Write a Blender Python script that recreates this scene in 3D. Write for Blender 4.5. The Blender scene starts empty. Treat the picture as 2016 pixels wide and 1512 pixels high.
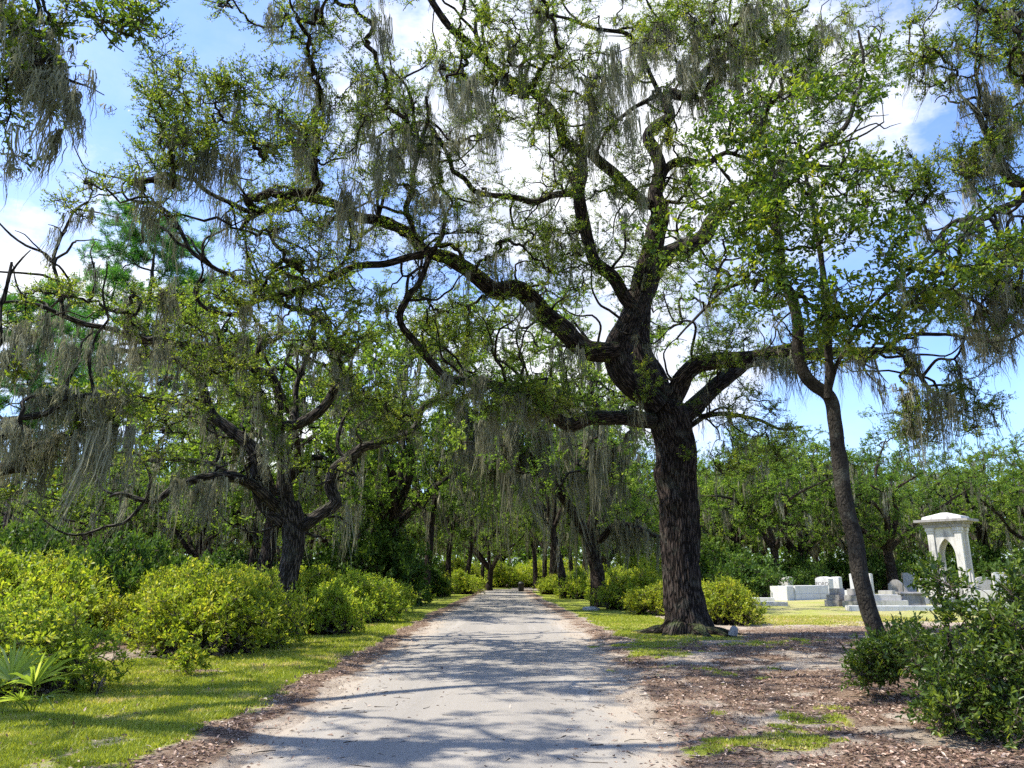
import bpy, math, random
import numpy as np
R = math.radians
SC = bpy.context.scene
COL = SC.collection
rng = np.random.default_rng(7)

# ------------------------------------------------------------------ camera
F = 1480.0; W0, H0 = 2016, 1512; PITCH = R(14.4); EYE = 1.65
cam_d = bpy.data.cameras.new('camera'); cam = bpy.data.objects.new('camera', cam_d); COL.objects.link(cam)
cam_d.sensor_width = 36; cam_d.lens = 36 * F / W0; cam_d.clip_end = 3000; cam_d.clip_start = 0.1
cam.location = (0, 0, EYE); cam.rotation_euler = (R(90) + PITCH, 0, 0)
SC.camera = cam
CP, SP = math.cos(PITCH), math.sin(PITCH)

def ray(px, py):
    u, v = px - W0 / 2, H0 / 2 - py
    return np.array([u, F * CP - v * SP, F * SP + v * CP])
def at(px, py, Y):                       # point seen at a photo pixel, Y metres ahead
    d = ray(px, py); return np.array([0, 0, EYE]) + d * (Y / d[1])
def ground(px, py):
    d = ray(px, py); return np.array([0, 0, EYE]) + d * (-EYE / d[2])
def dep(Y, z=0.0): return Y * CP + (z - EYE) * SP
def proj(P):
    P = np.asarray(P, float); y, z = P[..., 1], P[..., 2] - EYE
    dep = y * CP + z * SP; v = -y * SP + z * CP
    dep = np.where(np.abs(dep) < .01, .01, dep)
    return W0 / 2 + F * P[..., 0] / dep, H0 / 2 - F * v / dep

# ------------------------------------------------------------------ noise
def _h(ix, iy, iz, s):
    n = (ix * 374761393 + iy * 668265263 + iz * 2147483647 + s * 974634777) & 0xffffffff
    n = ((n ^ (n >> 13)) * 1274126177) & 0xffffffff
    n = ((n ^ (n >> 16)) * 2246822519) & 0xffffffff
    return ((n ^ (n >> 15)) & 0xffff) / 65535.0
def noise3(x, y, z=None, s=0):
    x = np.asarray(x, float); y = np.asarray(y, float); z = np.zeros_like(x) if z is None else np.asarray(z, float)
    xi, yi, zi = [np.floor(a).astype(np.int64) for a in (x, y, z)]
    fx, fy, fz = x - xi, y - yi, z - zi
    fx, fy, fz = [a * a * (3 - 2 * a) for a in (fx, fy, fz)]
    r = 0
    for dx in (0, 1):
        for dy in (0, 1):
            for dz in (0, 1):
                w = (fx if dx else 1 - fx) * (fy if dy else 1 - fy) * (fz if dz else 1 - fz)
                r = r + w * _h(xi + dx, yi + dy, zi + dz, s)
    return r
def fbm(x, y, z=None, o=4, s=0):
    a, t, r = 1, 0, 0
    for k in range(o):
        f = 2 ** k
        r = r + a * noise3(np.asarray(x) * f, np.asarray(y) * f, None if z is None else np.asarray(z) * f, s + k); t += a; a *= .5
    return r / t
def sstep(a, b, x):
    t = np.clip((x - a) / (b - a), 0, 1); return t * t * (3 - 2 * t)
def nrm(v):
    return v / np.maximum(np.linalg.norm(v, axis=-1, keepdims=True), 1e-9)

# ------------------------------------------------------------------ meshes
def mesh_np(name, V, Q, mat, attrs=None, smooth=True, tri=False):
    V = np.asarray(V, np.float32).reshape(-1, 3); k = 3 if tri else 4
    Q = np.asarray(Q, np.int32).reshape(-1, k)
    m = bpy.data.meshes.new(name)
    m.vertices.add(len(V)); m.vertices.foreach_set('co', V.ravel())
    m.loops.add(Q.size); m.loops.foreach_set('vertex_index', Q.ravel())
    m.polygons.add(len(Q)); m.polygons.foreach_set('loop_start', np.arange(0, Q.size, k, dtype=np.int32))
    m.update(calc_edges=True)
    m.polygons.foreach_set('use_smooth', np.full(len(Q), smooth, bool))
    for nm, a in (attrs or {}).items():
        a = np.asarray(a, np.float32)
        if a.ndim == 1:
            at_ = m.attributes.new(nm, 'FLOAT', 'POINT'); at_.data.foreach_set('value', a)
        else:
            at_ = m.attributes.new(nm, 'FLOAT_VECTOR', 'POINT'); at_.data.foreach_set('vector', a.ravel())
    if mat: m.materials.append(mat)
    return m
def link(name, mesh, parent=None, loc=None):
    o = bpy.data.objects.new(name, mesh); COL.objects.link(o)
    if parent is not None: o.parent = parent
    if loc is not None: o.location = loc
    return o
def tag(o, label=None, cat=None, group=None, kind=None):
    if label: o['label'] = label
    if cat: o['category'] = cat
    if group: o['group'] = group
    if kind: o['kind'] = kind
    return o
def empty(name, loc, label, cat, group=None, rz=0, sc=1):
    o = bpy.data.objects.new(name, None); COL.objects.link(o); o.location = loc; o.rotation_euler = (0, 0, rz)
    o.scale = (sc, sc, sc) if np.isscalar(sc) else sc
    o.empty_display_size = .3
    return tag(o, label, cat, group)

class Geo:                                # gathers quads
    def __init__(s): s.V = []; s.Q = []; s.A = {}; s.n = 0
    def add(s, V, Q, **attrs):
        V = np.asarray(V, float).reshape(-1, 3)
        s.V.append(V); s.Q.append(np.asarray(Q).reshape(-1, 4) + s.n); s.n += len(V)
        for k, a in attrs.items(): s.A.setdefault(k, []).append(np.asarray(a))
    def mesh(s, name, mat, smooth=True):
        return mesh_np(name, np.concatenate(s.V), np.concatenate(s.Q), mat, {k: np.concatenate(a) for k, a in s.A.items()}, smooth)

def tubes(P, Rr, sides):                  # P[M,K,3], Rr[M,K]
    M, K, _ = P.shape
    T = np.empty_like(P); T[:, 1:-1] = P[:, 2:] - P[:, :-2]; T[:, 0] = P[:, 1] - P[:, 0]; T[:, -1] = P[:, -1] - P[:, -2]
    T = nrm(T); mean = nrm(P[:, -1] - P[:, 0])
    ref = np.zeros((M, 3)); ref[np.arange(M), np.argmin(np.abs(mean), axis=1)] = 1
    N = nrm(np.cross(T, ref[:, None, :])); B = np.cross(T, N)
    th = np.arange(sides) * 2 * np.pi / sides
    c, s_ = np.cos(th), np.sin(th)
    V = P[:, :, None, :] + Rr[:, :, None, None] * (N[:, :, None, :] * c[None, None, :, None] + B[:, :, None, :] * s_[None, None, :, None])
    seg = np.linalg.norm(np.diff(P, axis=1), axis=2); L = np.concatenate([np.zeros((M, 1)), np.cumsum(seg, 1)], 1)
    buv = np.stack(np.broadcast_arrays(Rr[:, :, None] * c, Rr[:, :, None] * s_, L[:, :, None]), -1)
    idx = np.arange(M * K * sides).reshape(M, K, sides)
    a = idx[:, :-1]; b = idx[:, 1:]
    Q = np.stack([a, np.roll(a, -1, 2), np.roll(b, -1, 2), b], -1)
    return V.reshape(-1, 3), Q.reshape(-1, 4), buv.reshape(-1, 3)

def spline(pts, step):                    # Catmull-Rom through rows (x,y,z,r), resampled
    p = np.asarray(pts, float); p = np.vstack([2 * p[0] - p[1], p, 2 * p[-1] - p[-2]])
    out = []
    for i in range(1, len(p) - 2):
        n = max(2, int(np.linalg.norm(p[i + 1, :3] - p[i, :3]) / step) + 1)
        t = np.linspace(0, 1, n, endpoint=False)[:, None]
        a, b, c, d = p[i - 1], p[i], p[i + 1], p[i + 2]
        out.append(.5 * ((2 * b) + (-a + c) * t + (2 * a - 5 * b + 4 * c - d) * t ** 2 + (-a + 3 * b - 3 * c + d) * t ** 3))
    out.append(p[-2][None]); out = np.vstack(out); out[:, 3] = np.maximum(out[:, 3], .006)
    return out

def leaf_quads(pos, d, n, L, Wd, rnd, six=False):
    d = nrm(d); n = nrm(n - d * np.sum(n * d, -1, keepdims=True)); s = np.cross(d, n)
    L = L[:, None]; Wd = Wd[:, None]
    if not six:
        V = np.stack([pos, pos + d * L * .5 + s * Wd * .5 + n * Wd * .18, pos + d * L - n * L * .06, pos + d * L * .5 - s * Wd * .5 + n * Wd * .18], 1)
        Q = np.arange(len(pos) * 4).reshape(-1, 4); return V.reshape(-1, 3), Q, np.repeat(rnd, 4)
    mid = n * Wd * .2; droop = -n * L * .10
    V = np.stack([pos, pos + d * L * .33 + s * Wd * .5 + mid, pos + d * L * .7 + s * Wd * .4 + mid + droop * .5, pos + d * L + droop,
                  pos + d * L * .7 - s * Wd * .4 + mid + droop * .5, pos + d * L * .33 - s * Wd * .5 + mid], 1)
    b = np.arange(len(pos))[:, None] * 6
    Q = np.concatenate([b + np.array([[0, 1, 2, 3]]), b + np.array([[0, 3, 4, 5]])], 0)
    return V.reshape(-1, 3), Q, np.repeat(rnd, 6)
def rdir(n, up=0.0):
    v = rng.normal(size=(n, 3)); v = nrm(v); v[:, 2] += up; return nrm(v)

# ------------------------------------------------------------------ materials
class NT:
    def __init__(s, name):
        s.m = bpy.data.materials.new(name); s.m.use_nodes = True; s.t = s.m.node_tree; s.t.nodes.clear()
        s.out = s.n('ShaderNodeOutputMaterial')
    def n(s, typ, inp=None, **kw):
        nd = s.t.nodes.new(typ)
        for k, v in kw.items(): setattr(nd, k, v)
        for k, v in (inp or {}).items(): s.set(nd, k, v)
        return nd
    def set(s, nd, k, v):
        sock = nd.inputs[k]
        if isinstance(v, tuple) and len(v) == 2 and hasattr(v[0], 'outputs'): s.t.links.new(v[0].outputs[v[1]], sock)
        elif hasattr(v, 'outputs'): s.t.links.new(v.outputs[0], sock)
        else:
            if isinstance(v, (tuple, list)) and len(v) == 3 and sock.type == 'RGBA': v = (*v, 1)
            sock.default_value = v
    def attr(s, name): return s.n('ShaderNodeAttribute', attribute_name=name)
    def noise(s, scale, detail=4, vec=None, rough=.55):
        nd = s.n('ShaderNodeTexNoise', {'Scale': scale, 'Detail': detail, 'Roughness': rough})
        if vec: s.set(nd, 'Vector', vec)
        return (nd, 'Fac')
    def mapping(s, vec, scale):
        return s.n('ShaderNodeMapping', {'Vector': vec, 'Scale': scale})
    def ramp(s, fac, stops):
        nd = s.n('ShaderNodeValToRGB', {'Fac': fac}); e = nd.color_ramp.elements
        while len(e) < len(stops): e.new(.5)
        for q, (p, c) in zip(e, stops): q.position = p; q.color = (*c, 1) if len(c) == 3 else c
        return (nd, 'Color')
    def mix(s, f, a, b, mode='MIX'):
        nd = s.n('ShaderNodeMix', data_type='RGBA', blend_type=mode); s.set(nd, 0, f); s.set(nd, 6, a); s.set(nd, 7, b); return (nd, 2)
    def math(s, op, a, b=None, c=None, clamp=False):
        nd = s.n('ShaderNodeMath', operation=op, use_clamp=clamp)
        for i, v in enumerate((a, b, c)):
            if v is not None: s.set(nd, i, v)
        return (nd, 0)
    def mrange(s, v, a, b, c=0, d=1):
        return (s.n('ShaderNodeMapRange', {'Value': v, 'From Min': a, 'From Max': b, 'To Min': c, 'To Max': d}, interpolation_type='SMOOTHSTEP'), 0)
    def bump(s, h, strength, dist):
        return (s.n('ShaderNodeBump', {'Height': h, 'Strength': strength, 'Distance': dist}), 0)
    def principled(s, col, rough, normal=None, spec=.5):
        nd = s.n('ShaderNodeBsdfPrincipled', {'Base Color': col, 'Roughness': rough, 'Specular IOR Level': spec})
        if normal: s.set(nd, 'Normal', normal)
        return nd
    def done(s, sh): s.t.links.new(sh.outputs[0], s.out.inputs['Surface']); return s.m

def leaf_mat(name, stops, trans, tcol_gain=(1.5, 1.5, .7), rough=.42, spec=.5, alt=None, amt=.5):
    t = NT(name); r = t.attr('rnd')
    col = t.ramp((r, 'Fac'), stops)
    if alt: col = t.mix(t.math('MULTIPLY', (t.n('ShaderNodeObjectInfo'), 'Random'), amt), col, t.mix(1.0, col, alt, 'MULTIPLY'))
    tc = t.mix(1.0, col, tuple(tcol_gain), 'MULTIPLY')
    p = t.principled(col, rough, spec=spec)
    tr = t.n('ShaderNodeBsdfTranslucent', {'Color': tc})
    mx = t.n('ShaderNodeMixShader', {0: trans}); t.t.links.new(p.outputs[0], mx.inputs[1]); t.t.links.new(tr.outputs[0], mx.inputs[2])
    return t.done(mx)

OAK = leaf_mat('oak_leaf', [(0, (.055, .10, .018)), (.45, (.105, .165, .024)), (.75, (.18, .225, .032)), (1, (.3, .3, .055))], .58, rough=.45, spec=.35)
OAKFAR = leaf_mat('wood_leaf', [(0, (.06, .12, .022)), (.45, (.125, .21, .034)), (.8, (.22, .3, .05)), (1, (.34, .38, .09))], .55, rough=.55, spec=.25, alt=(.6, .68, .8), amt=.8)
BIGLEAF = leaf_mat('broad_leaf', [(0, (.045, .095, .014)), (.5, (.10, .165, .018)), (.8, (.2, .26, .022)), (1, (.38, .37, .03))], .5, rough=.4)
AZALEA = leaf_mat('azalea_leaf', [(0, (.10, .175, .018)), (.4, (.225, .32, .032)), (.75, (.38, .455, .05)), (1, (.56, .52, .09))], .48, rough=.5, spec=.3, alt=(.85, .72, .7), amt=.7)
GREENBUSH = leaf_mat('evergreen_leaf', [(0, (.025, .06, .014)), (.5, (.06, .12, .022)), (.85, (.12, .19, .032)), (1, (.22, .28, .05))], .38, rough=.55, spec=.25)
CAMELLIA = leaf_mat('camellia_leaf', [(0, (.025, .055, .01)), (.5, (.06, .105, .016)), (.8, (.13, .18, .022)), (1, (.28, .32, .035))], .4, rough=.4, spec=.4)
PINE = leaf_mat('pine_needle', [(0, (.03, .11, .025)), (.5, (.06, .2, .03)), (.85, (.12, .3, .04)), (1, (.25, .4, .06))], .4, rough=.5)
PALM = leaf_mat('palmetto_blade', [(0, (.14, .2, .03)), (.6, (.27, .36, .07)), (1, (.45, .48, .16))], .4, rough=.35)
MOSS = leaf_mat('spanish_moss', [(0, (.085, .09, .06)), (.5, (.185, .185, .128)), (1, (.42, .405, .3))], .4, (1.1, 1.1, .9), rough=.9, spec=.1)
GRASSM = leaf_mat('grass_blade', [(0, (.14, .19, .02)), (.5, (.27, .31, .035)), (.8, (.4, .4, .075)), (1, (.52, .42, .2))], .35, rough=.5, spec=.3)
DEADLEAF = leaf_mat('dead_leaf', [(0, (.09, .052, .036)), (.4, (.2, .12, .08)), (.75, (.35, .235, .17)), (1, (.56, .46, .37))], .1, (1, 1, 1), rough=.6, spec=.35)

def bark_mat(name, dark, mid, light, fern=.5, ring=False, lic=.28):
    t = NT(name); b = t.attr('buv')
    v = t.mapping((b, 'Vector'), (1, 1, .5) if ring else (1, 1, .16))
    n1 = t.noise(9, 6, v, .65); n2 = t.noise(38, 4, v, .6)
    vor = t.n('ShaderNodeTexVoronoi', {'Scale': 17, 'Vector': v}, feature='DISTANCE_TO_EDGE')
    crack = t.math('MULTIPLY', t.mrange((vor, 'Distance'), 0, .22), .25 if ring else 1.0)
    h = t.math('ADD', t.math('MULTIPLY', n1, .7), t.math('ADD', t.math('MULTIPLY', crack, .5), t.math('MULTIPLY', n2, .25)))
    col = t.ramp(t.math('MULTIPLY', h, .75), [(.25, dark), (.5, mid), (.8, light)])
    col = t.mix(t.math('MULTIPLY', t.math('SUBTRACT', 1.0, crack), .0 if ring else .6), col, tuple(c * .5 for c in dark))  # furrows darkened: own dark bark, with some crevice shade put into the colour
    big = t.noise(.9, 5, (t.n('ShaderNodeTexCoord'), 'Object'), .7); col = t.mix(t.mrange(big, .35, .65, 0, .75), col, t.mix(1.0, col, (.5, .5, .55), 'MULTIPLY'))
    geo = t.n('ShaderNodeNewGeometry'); obj = t.n('ShaderNodeTexCoord')
    lich = t.mrange(t.noise(2.2, 6, (obj, 'Object'), .7), .52, .66)
    col = t.mix(t.math('MULTIPLY', lich, lic), col, (.15, .155, .12))
    sep = t.n('ShaderNodeSeparateXYZ', {0: (geo, 'Normal')})
    up = t.mrange((sep, 'Z'), .25, .8)
    fn = t.mrange(t.noise(3.1, 5, (obj, 'Object'), .65), .42, .6)
    col = t.mix(t.math('MULTIPLY', t.math('MULTIPLY', up, fn), fern), col, (.07, .1, .03))
    return t.done(t.principled(col, .9, t.bump(h, 1.0, .09), .12))
BARK = bark_mat('oak_bark', (.010, .007, .006), (.038, .027, .021), (.09, .068, .055))
BARKG = bark_mat('grey_bark', (.014, .012, .010), (.05, .041, .034), (.125, .105, .088), .35)
BARKS = bark_mat('smooth_bark', (.016, .014, .011), (.055, .047, .036), (.15, .138, .112), .3, True)
BARKP = bark_mat('pine_bark', (.03, .025, .026), (.09, .07, .065), (.17, .14, .13), .0)
BARKT = bark_mat('shrub_stem', (.04, .03, .022), (.12, .09, .065), (.22, .18, .14), .0)

def stone_mat(name, base, dark, amt, scale=2.0):
    t = NT(name); tc = t.n('ShaderNodeTexCoord'); o = (tc, 'Object')
    st = t.n('ShaderNodeMapping', {'Vector': o, 'Scale': (3, 3, .7)})
    n1 = t.mrange(t.noise(scale, 8, st, .7), .45, .72); n2 = t.noise(30, 4, o)
    col = t.mix(t.math('MULTIPLY', n1, amt), base, dark)
    col = t.mix(t.math('MULTIPLY', n2, .25), col, tuple(c * .6 for c in base))
    return t.done(t.principled(col, .75, t.bump(n2, .3, .01), .3))
MARBLE = stone_mat('white_marble', (.55, .535, .5), (.1, .095, .1), .95, .55)
MARBLE2 = stone_mat('pale_granite', (.6, .6, .59), (.3, .3, .29), .6, .9)
GRANITE = stone_mat('dark_weathered_stone', (.30, .285, .27), (.1, .09, .09), .85, 1.0)
GREY = stone_mat('grey_stone', (.45, .44, .42), (.2, .19, .18), .6)
def plain(name, col, rough=.6, spec=.4):
    t = NT(name); tc = t.n('ShaderNodeTexCoord'); n = t.noise(12, 5, (tc, 'Object'))
    return t.done(t.principled(t.mix(t.math('MULTIPLY', n, .5), col, tuple(c * .6 for c in col)), rough, None, spec))
INK = plain('carved_letter', (.12, .115, .11), .8)
BINM = plain('dark_bin_paint', (.02, .022, .02), .5)
STOPIPE = plain('pipe_metal', (.3, .3, .3), .4)
# ------------------------------------------------------------------ light and sky
SC.render.engine = 'CYCLES'
SC.view_settings.view_transform = 'Standard'; SC.view_settings.look = 'None'; SC.view_settings.gamma = 1; SC.view_settings.exposure = 1.2
SC.cycles.use_denoising = False
SC.cycles.max_bounces = 6; SC.cycles.diffuse_bounces = 4; SC.cycles.glossy_bounces = 2; SC.cycles.transmission_bounces = 4
SC.cycles.sample_clamp_indirect = 6; SC.cycles.use_adaptive_sampling = True; SC.cycles.adaptive_threshold = .02
SUN_EL, SUN_AZ = R(59), R(-92)            # azimuth clockwise from +Y (straight ahead)
sd = np.array([math.sin(SUN_AZ) * math.cos(SUN_EL), math.cos(SUN_AZ) * math.cos(SUN_EL), math.sin(SUN_EL)])
ld = bpy.data.lights.new('sun', 'SUN'); ld.energy = 4.4; ld.angle = R(.53); ld.color = (1, .94, .83)
lo = bpy.data.objects.new('sun', ld); COL.objects.link(lo)
from mathutils import Vector
lo.rotation_euler = Vector(sd).to_track_quat('Z', 'Y').to_euler(); lo.location = (-30, 0, 60)
wd = bpy.data.worlds.new('World'); SC.world = wd; wd.use_nodes = True
class WT(NT):
    def __init__(s): s.t = wd.node_tree; s.t.nodes.clear(); s.out = s.n('ShaderNodeOutputWorld')
w = WT()
sky = w.n('ShaderNodeTexSky', sky_type='NISHITA', sun_disc=False, sun_elevation=SUN_EL, sun_rotation=SUN_AZ)
sky.air_density = 1.0; sky.dust_density = .6; sky.ozone_density = 2.0
tc = w.n('ShaderNodeTexCoord')
cm = w.n('ShaderNodeMapping', {'Vector': (tc, 'Generated'), 'Scale': (1, 1, 1.9), 'Location': (.35, .1, .2)})
n1 = w.noise(2.9, 10, cm, .62)
def toward(px, py): d = ray(px, py); return tuple(d / np.linalg.norm(d))
def blob(px, py, c0, c1):
    dp = w.n('ShaderNodeVectorMath', {0: (tc, 'Generated'), 1: toward(px, py)}, operation='DOT_PRODUCT')
    return w.mrange((dp, 'Value'), math.cos(R(c0)), math.cos(R(c1)))
bias = w.math('ADD', w.math('MULTIPLY', blob(800, 420, 38, 4), .24), w.math('MULTIPLY', blob(30, 400, 14, 3), .2))
bias = w.math('ADD', bias, w.math('MULTIPLY', blob(1500, 250, 26, 5), .12))
bias = w.math('SUBTRACT', bias, w.math('ADD', w.math('MULTIPLY', blob(150, 130, 18, 4), .2), w.math('MULTIPLY', blob(1850, 860, 14, 3), .1)))
cmask = w.mrange(w.math('ADD', n1, bias), .6, .8)
shade = w.ramp(w.noise(4.5, 7, cm, .6), [(.36, (3.3, 3.6, 4.4)), (.62, (5.4, 5.5, 5.7))])
skyc = w.mix(1.0, sky, (.9, 1.06, 1.4), 'MULTIPLY')
veil = w.math('MULTIPLY', w.mrange(w.noise(1.6, 8, cm, .65), .3, .75), .3)
csky = w.mix(w.math('MAXIMUM', cmask, veil), skyc, shade)
bg = w.n('ShaderNodeBackground', {'Color': csky, 'Strength': .116})
w.t.links.new(bg.outputs[0], w.out.inputs['Surface'])

# ------------------------------------------------------------------ road, ground
LE = np.array([ground(*q)[:2] for q in [(430, 1512), (590, 1400), (745, 1300), (818, 1250), (880, 1206), (917, 1186), (947, 1167)]])
RE = np.array([ground(*q)[:2] for q in [(1345, 1512), (1268, 1400), (1206, 1300), (1152, 1250), (1096, 1210), (1055, 1186), (1033, 1167)]])
YE = 98.0
def edge_l(y): return np.interp(y, LE[:, 1], LE[:, 0])
def edge_r(y): return np.interp(y, RE[:, 1], RE[:, 0])
def road_d(x, y):                         # metres outside the road edge (negative on it)
    d = np.maximum(edge_l(y) - x, x - edge_r(y))
    d = np.where(y > YE + 4, 9e9, d)
    d2 = np.abs(y - (YE + 1.5 - .0016 * np.clip(x + 2, -80, 0) ** 2 * 0)) - 3.0      # cross lane
    return np.minimum(d, d2)
def zone(x, y):
    """share of grass and of fallen leaves on the ground at x, y"""
    d = road_d(x, y) + (fbm(x * 1.3, y * 1.3, s=3) - .5) * .7
    left = x < 0
    n = fbm(x * .55, y * .55, s=11); n2 = fbm(x * 1.7, y * 1.7, s=21)
    gl = sstep(.4, .95, d)
    # sandy notch in the left shrubs and bare strip under them
    nx, ny = ground(250, 1300)[:2]
    notch = np.exp(-(((x - nx) / 1.3) ** 2 + ((y - ny) / 1.1) ** 2))
    nx2, ny2 = ground(400, 1330)[:2]
    notch2 = np.exp(-(((x - nx2) / .9) ** 2 + ((y - ny2) / .35) ** 2)) * .75
    gl = gl * (1 - sstep(.3, .6, np.maximum(notch, notch2) + (n2 - .5) * .5)) * sstep(-11, -5.5, x + (n - .5) * 1.5)
    gl = gl * (1 - .55 * sstep(.52, .68, n2) * sstep(16, 9, y))
    # right side: bare litter near, green strip by the far road, pale lawn in the cemetery
    strip = sstep(.5, 1.3, d) * sstep(17.5, 24, y + (n - .5) * 6) * sstep(4.8, 3.4, d)
    lawn = sstep(24, 31, y + (n - .5) * 5) * sstep(6.5, 8, x) * (.55 + .45 * sstep(.35, .55, n2))
    px, py = proj(np.stack([x, y, np.zeros_like(x)], -1))
    def gp(cx, cy, rx, ry):
        c = ground(cx, cy)[:2]; return np.exp(-(((x - c[0]) / rx) ** 2 + ((y - c[1]) / ry) ** 2))
    pat = np.maximum.reduce([gp(1580, 1475, 1.2, .6) * .92, gp(1290, 1290, 1.0, 1.4) * .9, gp(1240, 1275, 1.2, 1.3) * .85, gp(1350, 1330, 2.2, 1.2) * .6, gp(1500, 1270, 2.6, 1.6) * .6, gp(1540, 1430, 1.8, 1.0) * .55, gp(1420, 1440, 1.2, .7) * .5, gp(1640, 1400, 1.2, .8) * .5])
    gr = np.maximum.reduce([strip, lawn, sstep(.35, .95, pat + (n2 - .5) * 1.3 + (fbm(x * 4, y * 4, s=44) - .5) * .8) * .8])
    g = np.where(left, gl, gr)
    g = np.where(y < 0, sstep(.7, 1.2, d), g)
    ledge = sstep(-.05, .2, d) * sstep(1.3, .7, d) * (.6 + .4 * sstep(.35, .6, n2))
    lr = sstep(.5, 1.4, d) * sstep(.36, .52, n * .6 + n2 * .4 + .12 * sstep(5, 12, x)) * sstep(30, 22, y)
    l = np.where(left, np.maximum(ledge, sstep(-4.7, -5.8, x + (n - .5)) * (1 - notch) * .9), np.maximum(ledge * .7, lr * .95)) * (1 - g * .75)
    return g, np.clip(l, 0, 1)
def gz(x, y):
    d = road_d(x, y)
    return sstep(-1.0, .9, d) * .08 - .03 + (fbm(x * 1.5, y * 1.5, s=5) - .5) * .07 * sstep(-1.1, -.1, d) + (fbm(x * .25, y * .25, s=6) - .5) * .18 * sstep(1.5, 5, d)
def axis(lo, a, b, hi, st):
    m = list(np.arange(a, b, st)); s = st
    while m[-1] < hi: s *= 1.18; m.append(m[-1] + s)
    l = [a]; s = st
    while l[-1] > lo: s *= 1.18; l.append(l[-1] - s)
    return np.array(l[:0:-1] + m)
gx = axis(-900, -10, 15, 900, .13); gy = axis(-60, 4.5, 34, 1500, .13)
X, Y = np.meshgrid(gx, gy); xf, yf = X.ravel(), Y.ravel()
g, l = zone(xf, yf); zf = gz(xf, yf)
idx = np.arange(X.size).reshape(X.shape)
Q = np.stack([idx[:-1, :-1], idx[:-1, 1:], idx[1:, 1:], idx[1:, :-1]], -1)
t = NT('ground_soil'); co = t.n('ShaderNodeTexCoord'); O = (co, 'Object')
na = t.noise(.9, 6, O); nb = t.noise(14, 6, O, .7); nc = t.noise(70, 4, O, .7)
sand = t.ramp(nb, [(.3, (.26, .21, .165)), (.6, (.40, .34, .27)), (.8, (.48, .42, .345))])
sand = t.mix(t.math('MULTIPLY', t.mrange(na, .42, .65), .45), sand, (.2, .155, .115))
vl = t.n('ShaderNodeTexVoronoi', {'Scale': 26, 'Vector': t.n('ShaderNodeMapping', {'Vector': O, 'Scale': (1, 1.6, 1), 'Rotation': (0, 0, .5)})})
lit = t.mix(.55, t.ramp((vl, 'Color'), [(.1, (.085, .058, .039)), (.5, (.2, .137, .093)), (.9, (.35, .265, .19))]), t.ramp(nc, [(.3, (.085, .055, .038)), (.7, (.27, .19, .135))]))
grs = t.mix(.5, t.ramp(nb, [(.3, (.15, .19, .024)), (.55, (.26, .295, .04)), (.8, (.4, .38, .11))]), t.ramp(nc, [(.3, (.13, .18, .012)), (.7, (.35, .39, .045))]))
grs = t.mix(t.math('MULTIPLY', t.mrange(na, .45, .62), .5), grs, (.3, .29, .09))
grs = t.mix(t.math('MULTIPLY', (t.attr('dry'), 'Fac'), .75), grs, t.ramp(nb, [(.3, (.24, .22, .1)), (.7, (.43, .37, .21))]))
br = t.math('MULTIPLY', t.math('SUBTRACT', t.math('ADD', t.math('MULTIPLY', nb, .6), t.math('MULTIPLY', nc, .4)), .5), 1.5)
fg = t.mrange(t.math('ADD', (t.attr('grass'), 'Fac'), br), .3, .62)
fl = t.mrange(t.math('ADD', (t.attr('litter'), 'Fac'), br), .28, .6)
col = t.mix(fg, t.mix(fl, sand, lit), grs)
soil = t.done(t.principled(col, .95, t.bump(t.math('ADD', nc, nb), .9, .03), .1))
gm = mesh_np('ground', np.stack([xf, yf, zf], -1), Q, soil, {'grass': g, 'litter': l, 'dry': sstep(4, 8, xf) * sstep(20, 27, yf) * (.35 + .65 * sstep(.35, .6, fbm(xf * .4, yf * .4, s=77)))})
tag(link('ground', gm), 'sandy ground with mown grass and fallen leaves beside the road', 'ground', kind='structure')

t = NT('road_surface'); co = t.n('ShaderNodeTexCoord'); O = (co, 'Object')
na = t.noise(.5, 6, O, .6); nb = t.noise(5, 6, O, .65); nc = t.noise(160, 3, O, .7)
asp = t.ramp(nc, [(.3, (.182, .168, .147)), (.55, (.275, .252, .218)), (.75, (.375, .345, .298))])
snd = t.ramp(nc, [(.3, (.25, .212, .166)), (.7, (.38, .33, .265))])
ed = (t.attr('edge'), 'Fac')
fs = t.mrange(t.math('ADD', ed, t.math('ADD', t.math('MULTIPLY', t.math('SUBTRACT', na, .5), 1.1), t.math('MULTIPLY', t.math('SUBTRACT', nb, .5), .7))), .42, .75)
col = t.mix(fs, asp, snd)
st = t.n('ShaderNodeMapping', {'Vector': O, 'Scale': (2.2, .12, 1)})
col = t.mix(t.math('MULTIPLY', t.mrange(t.noise(1.0, 5, st, .6), .5, .72), .45), col, (.36, .33, .29))
dirt = t.mrange(t.noise(2.6, 7, O, .75), .6, .72)
col = t.mix(t.math('MULTIPLY', dirt, .5), col, (.2, .165, .13))
u_ = (t.attr('lane'), 'Fac'); wv = t.math('ADD', u_, t.math('MULTIPLY', t.math('SUBTRACT', na, .5), .06))
trk = t.math('MAXIMUM', t.mrange(t.math('ABSOLUTE', t.math('SUBTRACT', wv, .3)), .09, .03), t.mrange(t.math('ABSOLUTE', t.math('SUBTRACT', wv, .68)), .09, .03))
col = t.mix(t.math('MULTIPLY', trk, .3), col, t.mix(1.0, col, (.72, .73, .76), 'MULTIPLY'))
pat_ = t.mrange(t.noise(.7, 3, t.n('ShaderNodeMapping', {'Vector': O, 'Scale': (1, .5, 1), 'Location': (3, 1, 0)}), .4), .62, .66)
col = t.mix(t.math('MULTIPLY', pat_, .35), col, (.2, .19, .175))
roadm = t.done(t.principled(col, .88, t.bump(t.math('ADD', nc, nb), .5, .012), .25))
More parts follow.
